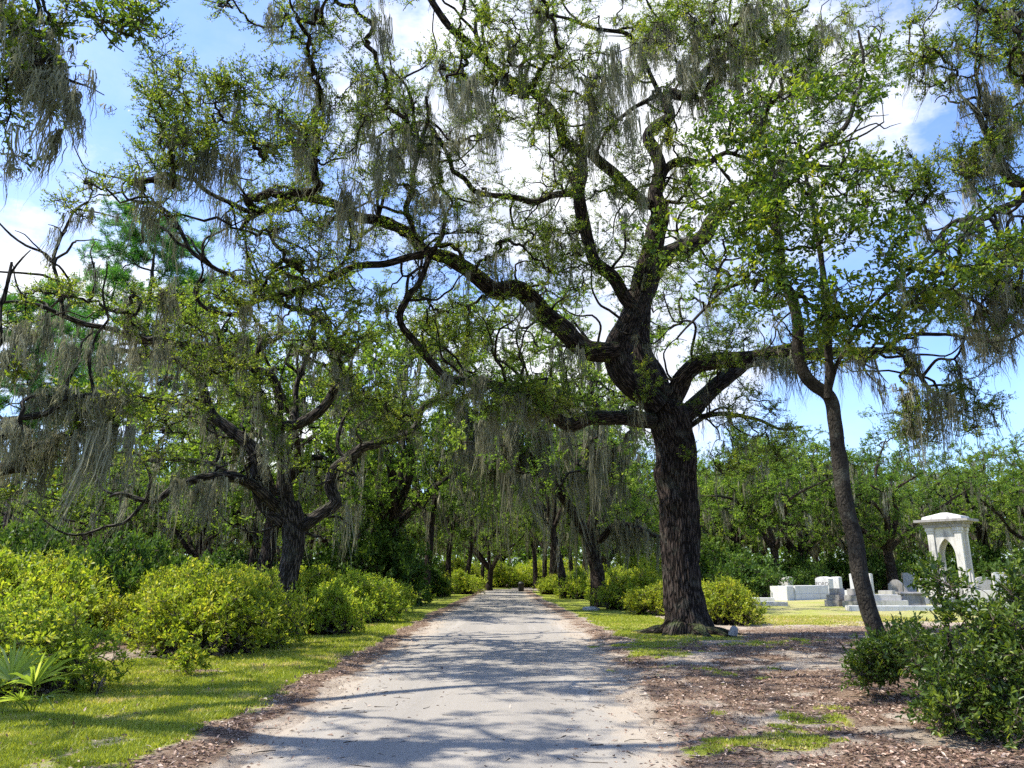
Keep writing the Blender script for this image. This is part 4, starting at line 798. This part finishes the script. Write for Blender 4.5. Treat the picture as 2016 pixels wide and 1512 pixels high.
# pines
def pine_kind(seed, Hh):
    g = np.random.default_rng(seed); t = Tree('pine', (0, 0, 0), None, seed=seed)
    t.limb(np.array([[0, 0, -.3, .42], [.1, 0, Hh * .3, .36], [.3, .1, Hh * .65, .25], [.2, .1, Hh * .97, .06]]), 'trunk', 16, .5, BARKP, z0=Hh * .5, ridge=.05, lump=.05, flare=(.5, .3))
    pts = []
    for k in range(34):
        z = Hh * (.5 + .5 * (k / 34) ** .9); a = k * 2.4 + g.normal() * .3; ln = (5.2 * (1 - ((z / Hh - .6) / .55) ** 2) + .8) * (.6 + .5 * g.random())
        for q in range(8):
            f = .3 + .7 * g.random(); pts.append([math.cos(a + g.normal() * .25) * ln * f, math.sin(a + g.normal() * .25) * ln * f, z + f * .9 + g.normal() * .3])
    t.grow(np.array(pts), r0=.02, K=5, wob=.08).branches(BARKP, 4)
    t.crown(PINE, .85, 9, 40, (.27, .03), up=.5, twig_r=.014, flat=.8)
    return t.root
PK = [pine_kind(201, 26), pine_kind(202, 23)]
for r_ in PK: r_['used'] = 0
GP = 'pines rising behind the left oaks'
place(PK, 0, 'pine_tree', 208, 50, 1.0, .4, 'tall green pine whose trunk stands behind the left azaleas', GP)
place(PK, 1, 'pine_tree', -10, 55, .97, 1.4, 'pine with dark crown at the left edge', GP)
place(PK, 1, 'pine_tree', 400, 76, 1.12, 2.9, 'more distant pine showing right of the tall green one', GP)
place(PK, 0, 'pine_tree', 100, 62, .8, 4.0, 'lower pine between the tall green one and the edge one', GP)

# distant wood all round
g = np.random.default_rng(5); n = 22000
ang = g.uniform(-2.0, 2.0, n); rad = g.uniform(125, 200, n); zz = g.random(n) ** 1.4 * (14 + 5 * fbm(ang * 9, ang * 0, s=2))
c = np.stack([np.sin(ang) * rad, np.cos(ang) * rad, zz], -1); m = 14; cc = np.repeat(c, m, 0) + g.normal(size=(n * m, 3)) * 1.5
cc[:, 2] = np.abs(cc[:, 2]); L = g.uniform(.45, .95, n * m)
V, Q, a = leaf_quads(cc, rdir(n * m), rdir(n * m, .5), L, L * .6, np.clip(np.repeat(g.random(n), m) * .6 + .4 * g.random(n * m), 0, 1))
tag(link('woods', mesh_np('woods', V, Q, OAKFAR, {'rnd': a})), 'distant wood closing the view behind all the trees', 'wood', kind='stuff')
# ------------------------------------------------------------------ shrubs
def shrub_kind(seed, mat, n=300, leaf=(.055, .024), twigs=4, per=9, size=.22, six=False, open_=0.0, up=.5, stems=9, twig_r=.003, zlow=.12):
    """unit shrub about 1 m in radius and 1 m high"""
    g = np.random.default_rng(seed); t = Tree('shrub', (0, 0, 0), None, seed=seed)
    for k in range(stems):
        a = k * 6.283 / stems + g.normal() * .3; d = np.array([math.cos(a), math.sin(a), 0]); e = .25 + .5 * g.random()
        t.limb(np.array([[*(d * .08), -.05, .02], [*(d * .08 + d * .3 * e), .25, .016], [*(d * .65 * e + g.normal(size=3) * .05), .55, .01]]), 'stem', 5, .12, BARKT, ridge=0, lump=.1)
    pts = []
    while len(pts) < n:
        v = nrm(g.normal(size=3)); v[2] = abs(v[2]); r_ = g.random() ** .28
        lump = .6 + .78 * noise3(v[0] * 2.4 + seed, v[1] * 2.4, v[2] * 2.4, s=seed)
        p = v * r_ * lump * np.array([1, 1, .98])
        if p[2] < zlow * g.random() * 2 + .04: continue
        if open_ and noise3(p[0] * 3.5, p[1] * 3.5, p[2] * 3.5, s=seed + 3) < open_: continue
        pts.append(p)
    # the little stems become one part
    st = [c for c in t.root.children]; 
    t.grow(np.array(pts), r0=.0035, K=4, wob=.1).branches(BARKT, 4, 'stems')
    t.crown(mat, size, twigs, per, leaf, six=six, up=up, twig_r=twig_r, flat=1, name='foliage')
    return t.root
AZ = [shrub_kind(301, AZALEA, 330, (.062, .026), 5, 10, .2), shrub_kind(302, AZALEA, 300, (.066, .027), 5, 10, .23, open_=.38), shrub_kind(303, AZALEA, 340, (.058, .026), 5, 10, .2, open_=.36)]
GBK = [shrub_kind(311, GREENBUSH, 300, (.075, .036), 5, 10, .18), shrub_kind(312, GREENBUSH, 260, (.08, .036), 5, 10, .2, open_=.36)]
for r_ in AZ + GBK: r_['used'] = 0
def bush(kinds, k, px, by, hw, h, rz, label, group, name='azalea_bush', Y=None):
    Yb = ground(px, by)[1] if Y is None else Y
    if kinds is AZ and px < 800 and hw < 2: hw *= 1.18; h *= 1.06
    Yb += hw * .5
    x = (px - W0 / 2) / F * dep(Yb)
    o = place(kinds, k, name, px, Yb, (hw, hw * .95, h), rz, label, group, 'bush')
    o.location.x = x; return o
GA = 'yellow green azaleas along the left of the lane'; GG = 'azaleas along the right of the lane'; GF = 'shrubs at the far end of the lane'; GB = 'shrubs among the back trees'
for k, q in enumerate([
    (1, 20, 1390, 1.0, 1.0, 'low azalea at the left edge beside the palmetto', GA), (0, 52, 1342, .85, 1.15, 'azalea left of the sandy gap just behind the palmetto', GA),
    (2, -40, 1300, 1.6, 2.0, 'tall azalea cut by the left edge', GA), (0, 70, 1270, 1.5, 1.95, 'tall azalea rising behind the palmetto', GA), (1, 175, 1254, 1.35, 1.85, 'tall azalea behind the sandy gap', GA), (2, 305, 1268, 1.15, 1.6, 'yellowish azalea at the right side of the sandy gap', GA),
    (0, 400, 1302, 1.3, 1.5, 'rounded azalea bulging onto the lawn', GA), (1, 488, 1284, 1.0, 1.5, 'azalea close left of the forked oak trunk', GA), (2, 360, 1250, 1.6, 1.85, 'azalea behind the rounded one bulging onto the lawn', GA), (0, 455, 1232, 1.5, 1.8, 'azalea rising behind the foot of the forked oak on its left', GA),
    (0, 238, 1246, 1.25, 1.75, 'azalea directly above the sandy gap between the mounds', GA), (1, 250, 1225, 1.9, 2.0, 'high azalea in the second row behind the sandy gap', GA), (2, 120, 1222, 1.9, 2.05, 'high azalea in the second row near the left edge', GA), (0, 10, 1222, 1.9, 2.15, 'highest azalea at the left edge in the second row', GA),
    (2, 652, 1256, .9, 1.35, 'azalea shaded by the forked oak on its right', GA), (0, 705, 1232, 1.35, 1.55, 'sunny rounded azalea right of the forked oak', GA), (1, 640, 1215, 1.7, 1.75, 'azalea behind the sunny rounded one right of the forked oak', GA), (2, 738, 1212, 1.4, 1.5, 'azalea at the right end of the tall sunny bank', GA), (0, 795, 1192, 1.6, 1.4, 'lower azalea beyond the end of the tall bank', GA), (1, 730, 1190, 2.0, 1.9, 'azalea behind the right end of the tall bank', GA), (0, 560, 1212, 1.8, 1.9, 'azalea directly behind the forked oak trunk', GA),
    (2, 906, 1171, 2.3, 2.2, 'rounded azalea standing alone on the far left verge', GA), (1, 850, 1176, 2.0, 1.8, 'azalea behind the slim oak on the left verge', GA),
    (2, 1142, 1180, 2.1, 2.2, 'azalea behind the leaning oak on the right verge', GG), (0, 1212, 1187, 2.2, 2.1, 'azalea just right of the dark forked oak', GG), (1, 1255, 1204, 2.0, 1.9, 'shaded azalea left of the massive trunk', GG), (2, 1302, 1213, 1.5, 1.35, 'bright azalea touching the massive trunk on its left', GG), (0, 1430, 1232, 1.45, 1.5, 'azalea right of the massive trunk by the white stone', GG), (1, 1395, 1222, 1.3, 1.3, 'azalea partly behind the massive trunk', GG), (2, 1090, 1172, 1.8, 1.7, 'azalea between the far right trunks', GG), (0, 1175, 1172, 3.0, 2.8, 'azalea in the shade behind the right row', GG), (1, 1260, 1178, 3.0, 3.0, 'wide azalea in the shade behind the massive trunk', GG)]):
    bush(AZ, q[0], q[1], q[2], q[3], q[4], k * 1.7, q[5], q[6])
for k, (kk, px, Y, hw, h, lab) in enumerate([(0, 985, 118, 4, 3.6, 'shrub behind the bin across the far lane'), (1, 1040, 122, 4, 3.4, 'shrub right of the bin across the far lane'), (2, 940, 122, 5, 3.6, 'shrub across the far lane left of the thick oak'), (1, 1090, 118, 5, 4, 'shrub across the far lane behind the right row'), (0, 890, 112, 5, 4, 'shrub across the far lane at its left')]):
    bush(AZ, kk, px, 0, hw, h, k * 2.1, lab, GF, Y=Y)
for k, (kk, px, Y, hw, h, lab) in enumerate([(0, 175, 22, 1.5, 2.35, 'dark green bush topping the azaleas below the pine trunk'), (1, 290, 24, 1.5, 2.4, 'glossy green bush above the middle azaleas'), (0, 90, 30, 2.2, 3.0, 'dark bush behind the left azaleas'), (1, 20, 36, 2.6, 3.4, 'dark bush behind the azaleas at the left edge'), (0, 400, 36, 2.2, 2.3, 'green bush low between the back trunks'), (1, 735, 44, 3, 4.4, 'tall light green bush behind the sunny azaleas'), (0, 800, 62, 3.2, 3.8, 'green bush behind the slim oak'), (1, 1480, 58, 2.8, 3.0, 'bush left of the grey headstone'), (0, 1560, 82, 3.4, 3.4, 'bush behind the grey headstone'), (1, 1660, 86, 3.4, 3.6, 'dark bush behind the pair of white headstones'), (0, 1725, 84, 3.0, 4.0, 'bright bush behind the tall white headstone'), (1, 1830, 92, 4.0, 4.2, 'bush left behind the arched monument'), (0, 1960, 88, 4.2, 4.2, 'bush right behind the arched monument'), (1, 1600, 70, 2.2, 2.6, 'round bush beside the grey headstone'), (0, 2040, 80, 4, 4, 'bush cut by the right edge behind the tombs'), (1, 620, 46, 2.6, 3.0, 'green bush behind the azaleas right of the forked trunk'), (0, 520, 50, 3, 2.8, 'green bush far behind the forked trunk'), (1, 1420, 74, 4, 4.5, 'dark bush deep behind the massive trunk'), (0, 1330, 84, 4.5, 4.5, 'dark bush behind the right row near the massive trunk')]):
    bush(GBK, kk, px, 0, hw, h, k * 1.3, lab, GB, 'evergreen_bush', Y=Y)

# camellia-like bushes at the right front
b0 = ground(1925, 1440)
def front_shrub(base, regs, stems, label, seed, mat=CAMELLIA, leaf=(.062, .026), per=8, tw=6, size=.22, group='dark glossy bushes at the right front'):
    t = Tree('camellia_bush', base, label, group, 'bush', seed=seed); g = t.g
    for (ex, ey, eY) in stems:
        e = at(ex, ey, eY); b = base + np.array([g.normal() * .18, g.normal() * .15, -.05]); mid = b * .45 + e * .55 + np.array([g.normal() * .12, g.normal() * .1, .12])
        t.limb(np.array([[*b, .02], [*mid, .013], [*e, .005]]), 'stem', 6, .12, BARKT, ridge=0, lump=.1)
    t.grow(clumps(regs, g, 1, 2.2, .45), r0=.0032, K=5, wob=.1).branches(BARKT, 4, 'twigs')
    t.crown(mat, size, tw, per, leaf, six=True, up=.55, twig_r=.0028, flat=1, name='foliage'); return t
front_shrub(b0, [(1950, 1350, 105, 85, 7.9, 9.6, 120), (2000, 1235, 50, 80, 8, 9.4, 50), (1910, 1250, 60, 40, 8.2, 9.2, 18), (1848, 1128, 22, 26, 8.4, 9.0, 6), (1930, 1400, 110, 45, 7.8, 9.2, 60), (1880, 1175, 40, 40, 8.3, 9, 9), (1810, 1275, 40, 30, 8.4, 9.2, 5), (2000, 1350, 50, 110, 7.6, 9, 70), (1825, 1165, 24, 18, 8.6, 9, 3), (1990, 1140, 30, 30, 8.3, 9, 8)],
    [(1846, 1112, 8.7), (1885, 1165, 8.6), (1980, 1120, 8.8), (2010, 1180, 8.4), (1830, 1200, 8.8), (1900, 1220, 8.4), (1950, 1250, 8.3), (1820, 1265, 8.7), (2000, 1300, 8)], 'big dark bush with glossy leaves and long shoots at the right edge', 51)
front_shrub(ground(1740, 1352), [(1730, 1305, 40, 36, 10.6, 11.7, 60), (1775, 1285, 40, 40, 10.4, 12, 36), (1830, 1300, 50, 40, 10, 11.6, 30), (1710, 1335, 28, 14, 10.6, 11.4, 12), (1800, 1250, 30, 24, 10.8, 11.6, 7)],
    [(1720, 1280, 11.2), (1760, 1262, 11.4), (1800, 1250, 11.2), (1840, 1275, 11)], 'low leafy bush wrapped around the foot of the slender tree', 53)
front_shrub(ground(1890, 1290) + np.array([.3, 0, 0]), [(1910, 1285, 110, 45, 11.5, 14, 60), (2000, 1245, 50, 45, 11, 13.5, 36)], [(1880, 1230, 12.5), (1960, 1220, 12.5), (1840, 1270, 12.5)], 'bush behind the big dark one at the right edge', 57)
# little plant with long leaves and a pair of seedlings on the left lawn
front_shrub(ground(375, 1326), [(372, 1300, 28, 20, 12.9, 13.4, 24)], [(360, 1285, 13.2), (390, 1290, 13.1)], 'small pale shrub at the foot of the rounded azalea', 61, AZALEA, (.07, .03), 8, 5, .16, 'small plants by the left lawn')
for (px, py, top, sd_, lb) in [(152, 1366, 1318, 71, 'thin dry seedling on the sand near the palmetto'), (196, 1374, 1325, 73, 'thin dry seedling at the edge of the lawn')]:
    b = ground(px, py); front_shrub(b, [(px - 4, (py + top) / 2, 14, 16, b[1] - .1, b[1] + .1, 7)], [(px, top, b[1]), (px + 12, top + 8, b[1])], lb, sd_, DEADLEAF, (.035, .014), 3, 3, .08, 'small plants by the left lawn')

# palmetto fans
def fan(G, c, d, n, size, g, droop=.25):
    d = nrm(np.asarray(d, float)); s_ = nrm(np.cross(d, np.array([0, 0, 1.0]))); up = np.cross(s_, d)
    for k in range(n):
        a = (k / (n - 1) - .5) * 2.5 + g.normal() * .03; v = nrm(d * math.cos(a) + s_ * math.sin(a) + up * .15 * g.normal())
        L = size * (.75 + .25 * math.cos(a)) * (.9 + .2 * g.random()); w = size * .028; sv = nrm(np.cross(v, up + .2 * g.normal(size=3)))
        P = [c + v * L * t + np.array([0, 0, -droop * L * t ** 3]) for t in (.0, .35, .7, 1.0)]; ww = (w * .5, w, w * .8, w * .05)
        V = [];
        for p, q in zip(P, ww): V += [p - sv * q, p + sv * q]
        G.add(V, [[0, 1, 3, 2], [2, 3, 5, 4], [4, 5, 7, 6]], rnd=np.full(8, np.clip(.4 + .3 * g.normal(), 0, 1)))
base = ground(60, 1408); pr = empty('palmetto', base, 'young fan palm with stiff pale green blades at the left edge', 'palm'); g = np.random.default_rng(81)
for (px, py, Y, d, sz) in [(22, 1338, 9.1, (-.05, .1, 1), .56), (66, 1350, 9.0, (.5, -.1, .85), .6), (-6, 1356, 9.2, (-.6, 0, .9), .42), (40, 1380, 8.9, (.2, -.7, .5), .34), (85, 1372, 9.1, (.95, .1, .35), .34)]:
    c = at(px, py, Y); G = Geo(); fan(G, c - base, d, 22, sz, g)
    o = link('fan_leaf', G.mesh('fan_leaf', PALM), pr)
    V, Q, b_ = tubes(np.array([[np.zeros(3), (c - base) * .5 + [0, 0, .03], c - base]]), np.array([[.009, .007, .006]]), 5)
    link('stalk', mesh_np('stalk', V, Q, PALM, {'rnd': np.full(len(V), .5)}), pr)

# ------------------------------------------------------------------ tombs
import bmesh
def solid(name, mat, parent, parts, bevel=.012):
    """parts: list of (profile points (x,z) , y0, y1) prisms or ('box', x0,x1,y0,y1,z0,z1)"""
    bm = bmesh.new()
    for p in parts:
        if p[0] == 'box':
            _, x0, x1, y0, y1, z0, z1 = p; prof = [(x0, z0), (x1, z0), (x1, z1), (x0, z1)]
        else: prof, y0, y1 = p
        a = [bm.verts.new((x, y0, z)) for x, z in prof]; b = [bm.verts.new((x, y1, z)) for x, z in prof]
        bm.faces.new(a); bm.faces.new(b[::-1])
        for i in range(len(prof)):
            j = (i + 1) % len(prof); bm.faces.new((a[j], a[i], b[i], b[j]))
    bmesh.ops.recalc_face_normals(bm, faces=bm.faces)
    if bevel: bmesh.ops.bevel(bm, geom=[e for e in bm.edges if e.calc_face_angle(0) > .5], offset=bevel, segments=2, affect='EDGES')
    m = bpy.data.meshes.new(name); bm.to_mesh(m); bm.free(); m.materials.append(mat)
    return link(name, m, parent)
def arched(w, h, rise, n=10):
    pts = [(-w / 2, 0), (w / 2, 0)]
    for k in range(n + 1):
        t = k / n; x = w / 2 - w * t; pts.append((x, h - rise + rise * (1 - (2 * t - 1) ** 2)))
    return pts
def gpos(px, Y): return ((px - W0 / 2) / F * dep(Y), Y, .02)
def letters(parent, txt, size, loc, mat):
    c = bpy.data.curves.new('inscription', 'FONT'); c.body = txt; c.size = size; c.align_x = 'CENTER'; c.extrude = .004
    o = bpy.data.objects.new('inscription', c); COL.objects.link(o); o.location = loc; o.rotation_euler = (R(90), 0, 0)
    dg = bpy.context.evaluated_depsgraph_get(); m = bpy.data.meshes.new_from_object(o.evaluated_get(dg)); bpy.data.objects.remove(o)
    m.materials.clear(); m.materials.append(mat); q = link('inscription', m, parent); q.location = loc; q.rotation_euler = (R(90), 0, 0); return q
GH = 'headstones on the cemetery lawn'
def headstone(px, Y, w, h, d, rise, mat, rz, label, base=True, txt=None):
    r = empty('headstone', gpos(px, Y), label, 'headstone', GH, rz)
    if base: solid('base', mat, r, [('box', -w * .6, w * .6, -d * .9, d * .9, -.1, .16)])
    z = .163 if base else -.1
    pr_ = [(x, zz + z) for x, zz in arched(w, h, rise)]
    solid('slab', mat, r, [(pr_, -d / 2, d / 2)])
    if txt: letters(r, txt, h * .26, (0, -d / 2 - .002, z + h * .55), INK)
    return r
def pxs(n, Y): return n / F * dep(Y)
headstone(1547, 66, pxs(26, 66), 1.5, .9, .06, GREY, -.85, 'grey headstone with a carved panel behind the long white box tomb')
headstone(1626, 60, pxs(27, 60), 1.5, .8, .16, MARBLE2, -.8, 'white headstone with a carved family name right of the grey one', True, 'FORD')
headstone(1650, 61, pxs(17, 61), 1.5, .6, .05, MARBLE2, -.8, 'white headstone touching the named one on its right')
headstone(1700, 58, pxs(40, 58), 1.75, .6, .05, MARBLE2, -.7, 'tallest white headstone half hidden by the slender trunk')
headstone(1766, 70, pxs(26, 70), 1.25, .5, .45, GRANITE, -.7, 'dark round topped headstone beside the broad dark trunk')
headstone(1792, 80, pxs(22, 80), 1.9, .5, .02, GREY, -.2, 'square pale headstone behind the dark round topped one')
headstone(1822, 68, pxs(20, 68), 1.35, .3, .1, MARBLE2, -.25, 'thin bluish headstone left of the monument')
headstone(1841, 66, pxs(12, 66), 1.7, .5, .02, MARBLE2, -.25, 'narrow white pillar headstone close left of the monument')
headstone(1940, 72, pxs(26, 72), 1.5, .3, .15, GREY, -.2, 'grey headstone close right of the monument')
headstone(1977, 70, pxs(30, 70), 1.9, .5, .05, MARBLE2, -.25, 'wide white headstone showing above the bush right of the monument')
headstone(2006, 74, pxs(22, 74), 1.7, .5, .05, MARBLE2, -.25, 'white headstone at the right edge above the bush')
headstone(1752, 92, pxs(10, 92), 2.6, .4, .05, MARBLE2, -.2, 'distant white headstone left of the broad dark trunk')
headstone(1478, 84, pxs(34, 84), 2.0, .6, .1, MARBLE2, -.2, 'distant white stone glimpsed behind the shrub right of the massive trunk')
def slab(name, px, Y, rz, parts, mat, label, cat='grave', group='flat graves on the cemetery lawn'):
    r = empty(name, gpos(px, Y), label, cat, group, rz); r['kind'] = 'thing'
    for nm, pp in parts: solid(nm, mat, r, pp)
    return r
slab('box_tomb', 1582, 57.5, .62, [('plinth', [('box', -2.1, 2.1, -.85, .85, -.1, .45)]), ('lid', [('box', -2.05, 2.05, -.8, .8, .453, 1.02)]), ('head_block', [('box', -2.9, -2.103, -.7, .7, -.1, 1.0)])], MARBLE2, 'long white box tomb on the lawn', 'tomb', None)
slab('grave_slab', 1512, 46, -.3, [('slab', [('box', -1.1, 1.1, -.5, .5, -.05, .22)])], GREY, 'flat grey slab at the left end of the lawn')
slab('grave_slab', 1500, 52, -.3, [('slab', [('box', -.8, .8, -.4, .4, -.05, .3)])], MARBLE2, 'small white slab behind the flat grey one')
for px, Y, hh, lb in [(1645, 44.5, 1, 'pair of dark stepped blocks, the left corner of the tomb steps'), (1681, 43, 1, 'dark stepped block in front, beside the slender trunk')]:
    slab('step_block', px, Y, -.85, [('lower_step', [('box', -.42, .42, -.42, .42, -.1, .36)]), ('upper_step', [('box', -.34, .42, -.3, .42, .363, .66)]), ('cap', [('box', -.24, .42, -.1, .42, .663, 1.0)])], GRANITE, lb, 'tomb steps', 'stepped blocks of the tomb terrace')
slab('stepped_tomb', 1725, 43.5, -.3, [('lower_tier', [('box', -1.5, 1.5, -.9, .9, -.1, .4)]), ('upper_tier', [('box', -1.2, 1.2, -.7, .7, .403, .68)])], GREY, 'low two tiered grey tomb right of the slender trunk')
slab('stone_block', 1795, 44, -.3, [('block', [([(-.62, -.1), (.62, -.1), (.5, .7), (-.5, .7)], -.9, .9)]), ('cap', [('box', -.6, .6, -1.0, 1.0, .703, .8)])], GRANITE, 'dark sloping stone block with pale cap behind the big bush')
slab('grave_kerb', 1775, 38.5, -.04, [('kerb', [('box', -2.6, 5.5, -.3, .3, -.1, .26)])], MARBLE2, 'long low white kerb stone edging the tombs', 'kerb', None)
slab('grave_kerb', 1850, 47.5, -.1, [('kerb', [('box', -4, 3.5, -.3, .3, -.1, .4)])], GREY, 'low grey kerb stone behind the stepped tomb', 'kerb', None)
for i, (px, Y, w_, h_, mt, lb) in enumerate([(1748, 60, 1.0, .62, GREY, 'little grey block left of the dark round topped headstone'), (1795, 62, 1.9, .45, MARBLE2, 'pale slab in front of the dark round topped headstone'), (1672, 56, .9, .7, MARBLE2, 'low white stone left of the tallest headstone'), (1478, 66, 1.4, .45, MARBLE2, 'low white slab behind the shrub by the massive trunk'), (1955, 50, 2.6, .8, GREY, 'grey slab at the foot of the monument on its right'), (1885, 44, 1.6, .5, GREY, 'grey slab before the monument behind the big bush')]):
    slab('grave_slab', px, Y, -.7, [('slab', [('box', -w_ / 2, w_ / 2, -.5, .5, -.05, h_)])], mt, lb)

# arched monument
YMn = 54.0; mr = empty('arched_monument', gpos(1884, YMn), 'white arched canopy monument with a wide stepped roof among the tombs', 'monument', None, -.86, (.82, .5, 1))
MB, MT = .9, 5.0; hw = 1.25
solid('base', MARBLE, mr, [('box', -1.75, 1.75, -1.75, 1.75, -.1, .5), ('box', -1.55, 1.55, -1.55, 1.55, .503, .9)])
def arch_face(name, rz):
    w2, sp_, ap = .68, 3.0, 4.25; n = 9
    left = [(-w2, MB), (-w2, sp_)]; arc = []
    for k in range(1, n + 1):
        a = k / n * math.acos(w2 / (2 * w2)) ; arc.append((w2 - 2 * w2 * math.cos(a), sp_ + (ap - sp_) * math.sin(a) / math.sin(math.acos(.5))))
    curve = left + arc; right = [(-x, z) for x, z in curve[::-1]][1:]
    op = curve + right
    G = Geo(); y0, y1 = -hw + .1, -hw + .36
    outer = []
    for (x, z) in op:
        outer.append((x, z))
    m = len(op)
    # panels between the opening and the frame, as strips to the outer rectangle
    def ext(x, z):
        if z <= sp_ + .01: return (-hw + .3 if x < 0 else hw - .3, z)
        t = (z - sp_) / (ap - sp_); return ((-1 if x < 0 else 1) * (hw - .3) * (1 if t < .999 else 0), MT if t > .6 else sp_ + (MT - sp_) * t / .6)
    for i in range(m - 1):
        q = [op[i], op[i + 1], ext(*op[i + 1]), ext(*op[i])]
        G.add([(x, y0, z) for x, z in q], [[0, 1, 2, 3]]); G.add([(x, y1, z) for x, z in q], [[3, 2, 1, 0]])
        G.add([(op[i][0], y0, op[i][1]), (op[i][0], y1, op[i][1]), (op[i + 1][0], y1, op[i + 1][1]), (op[i + 1][0], y0, op[i + 1][1])], [[0, 1, 2, 3]])
    o = link(name, G.mesh(name, MARBLE, False), mr); o.rotation_euler = (0, 0, rz); return o
for k in range(4): arch_face('arch', k * R(90))
for sx in (-1, 1):
    for sy in (-1, 1):
        cx, cy = sx * (hw - .17), sy * (hw - .17)
        solid('pier', MARBLE, mr, [('box', cx - .26, cx + .26, cy - .26, cy + .26, MB + .003, 4.6), ('box', cx - .32, cx + .32, cy - .32, cy + .32, MB + .004, MB + .3), ('box', cx - .31, cx + .31, cy - .31, cy + .31, 4.603, 4.75), ('box', cx - .37, cx + .37, cy - .37, cy + .37, 4.753, 5.0)])
solid('cornice', GRANITE, mr, [('box', -1.55, 1.55, -1.55, 1.55, 5.003, 5.25), ('box', -1.75, 1.75, -1.75, 1.75, 5.253, 5.38), ('box', -2.15, 2.15, -2.15, 2.15, 5.383, 5.56)])
bm = bmesh.new()
def frus(z0, a, z1, b):
    v = [bm.verts.new((x * a, y * a, z0)) for x, y in ((-1, -1), (1, -1), (1, 1), (-1, 1))] + [bm.verts.new((x * b, y * b, z1)) for x, y in ((-1, -1), (1, -1), (1, 1), (-1, 1))]
    bm.faces.new(v[:4][::-1]); bm.faces.new(v[4:])
    for i in range(4): j = (i + 1) % 4; bm.faces.new((v[i], v[j], v[4 + j], v[4 + i]))
frus(5.563, 1.6, 5.74, 1.55); frus(5.743, 1.55, 6.05, .25)
me = bpy.data.meshes.new('roof'); bm.to_mesh(me); bm.free(); me.materials.append(MARBLE); link('roof', me, mr)

# ------------------------------------------------------------------ bin, stone
bb = gpos(1026, 92); br_ = empty('litter_bin', bb, 'dark round litter bin at the end of the lane', 'bin')
def lathe(name, prof, mat, parent, n=24):
    P = np.array([[(0, 0, z) for r, z in prof]], float); G = Geo(); th = np.arange(n) * 2 * np.pi / n
    V = np.stack([np.stack([r * np.cos(th), r * np.sin(th), np.full(n, z)], -1) for r, z in prof]); ix = np.arange(len(prof) * n).reshape(len(prof), n)
    Q = np.stack([ix[:-1], np.roll(ix[:-1], -1, 1), np.roll(ix[1:], -1, 1), ix[1:]], -1)
    return link(name, mesh_np(name, V, Q, mat), parent)
lathe('drum', [(.01, .0), (.3, .0), (.33, .1), (.35, .85), (.37, .86), (.37, .92), (.33, .92)], BINM, br_)
lathe('lid', [(.36, .923), (.34, 1.0), (.2, 1.1), (.01, 1.12)], BINM, br_)
def boulder(px, py, sc, seed, label, mat):
    b = ground(px, py); bm = bmesh.new(); bmesh.ops.create_icosphere(bm, subdivisions=3, radius=1)
    for v in bm.verts:
        c_ = v.co; k = .6 + .75 * float(noise3(c_.x * 1.3 + seed, c_.y * 1.3, c_.z * 1.3, s=seed)) + .15 * float(noise3(c_.x * 5, c_.y * 5, c_.z * 5, s=seed)); v.co = Vector((c_.x * k * sc[0], c_.y * k * sc[1], (c_.z * k + .55) * sc[2]))
    m = bpy.data.meshes.new('stone'); bm.to_mesh(m); bm.free(); m.materials.append(mat); m.polygons.foreach_set('use_smooth', np.ones(len(m.polygons), bool))
    o = link('stone', m, None, b); tag(o, label, 'stone'); return o
boulder(1444, 1258, (.13, .12, .19), 12, 'small upright pale stone beside the roots of the massive oak', GRANITE)
boulder(1163, 1203, (.45, .35, .14), 8, 'low pale stone at the foot of the dark forked oak', GREY)
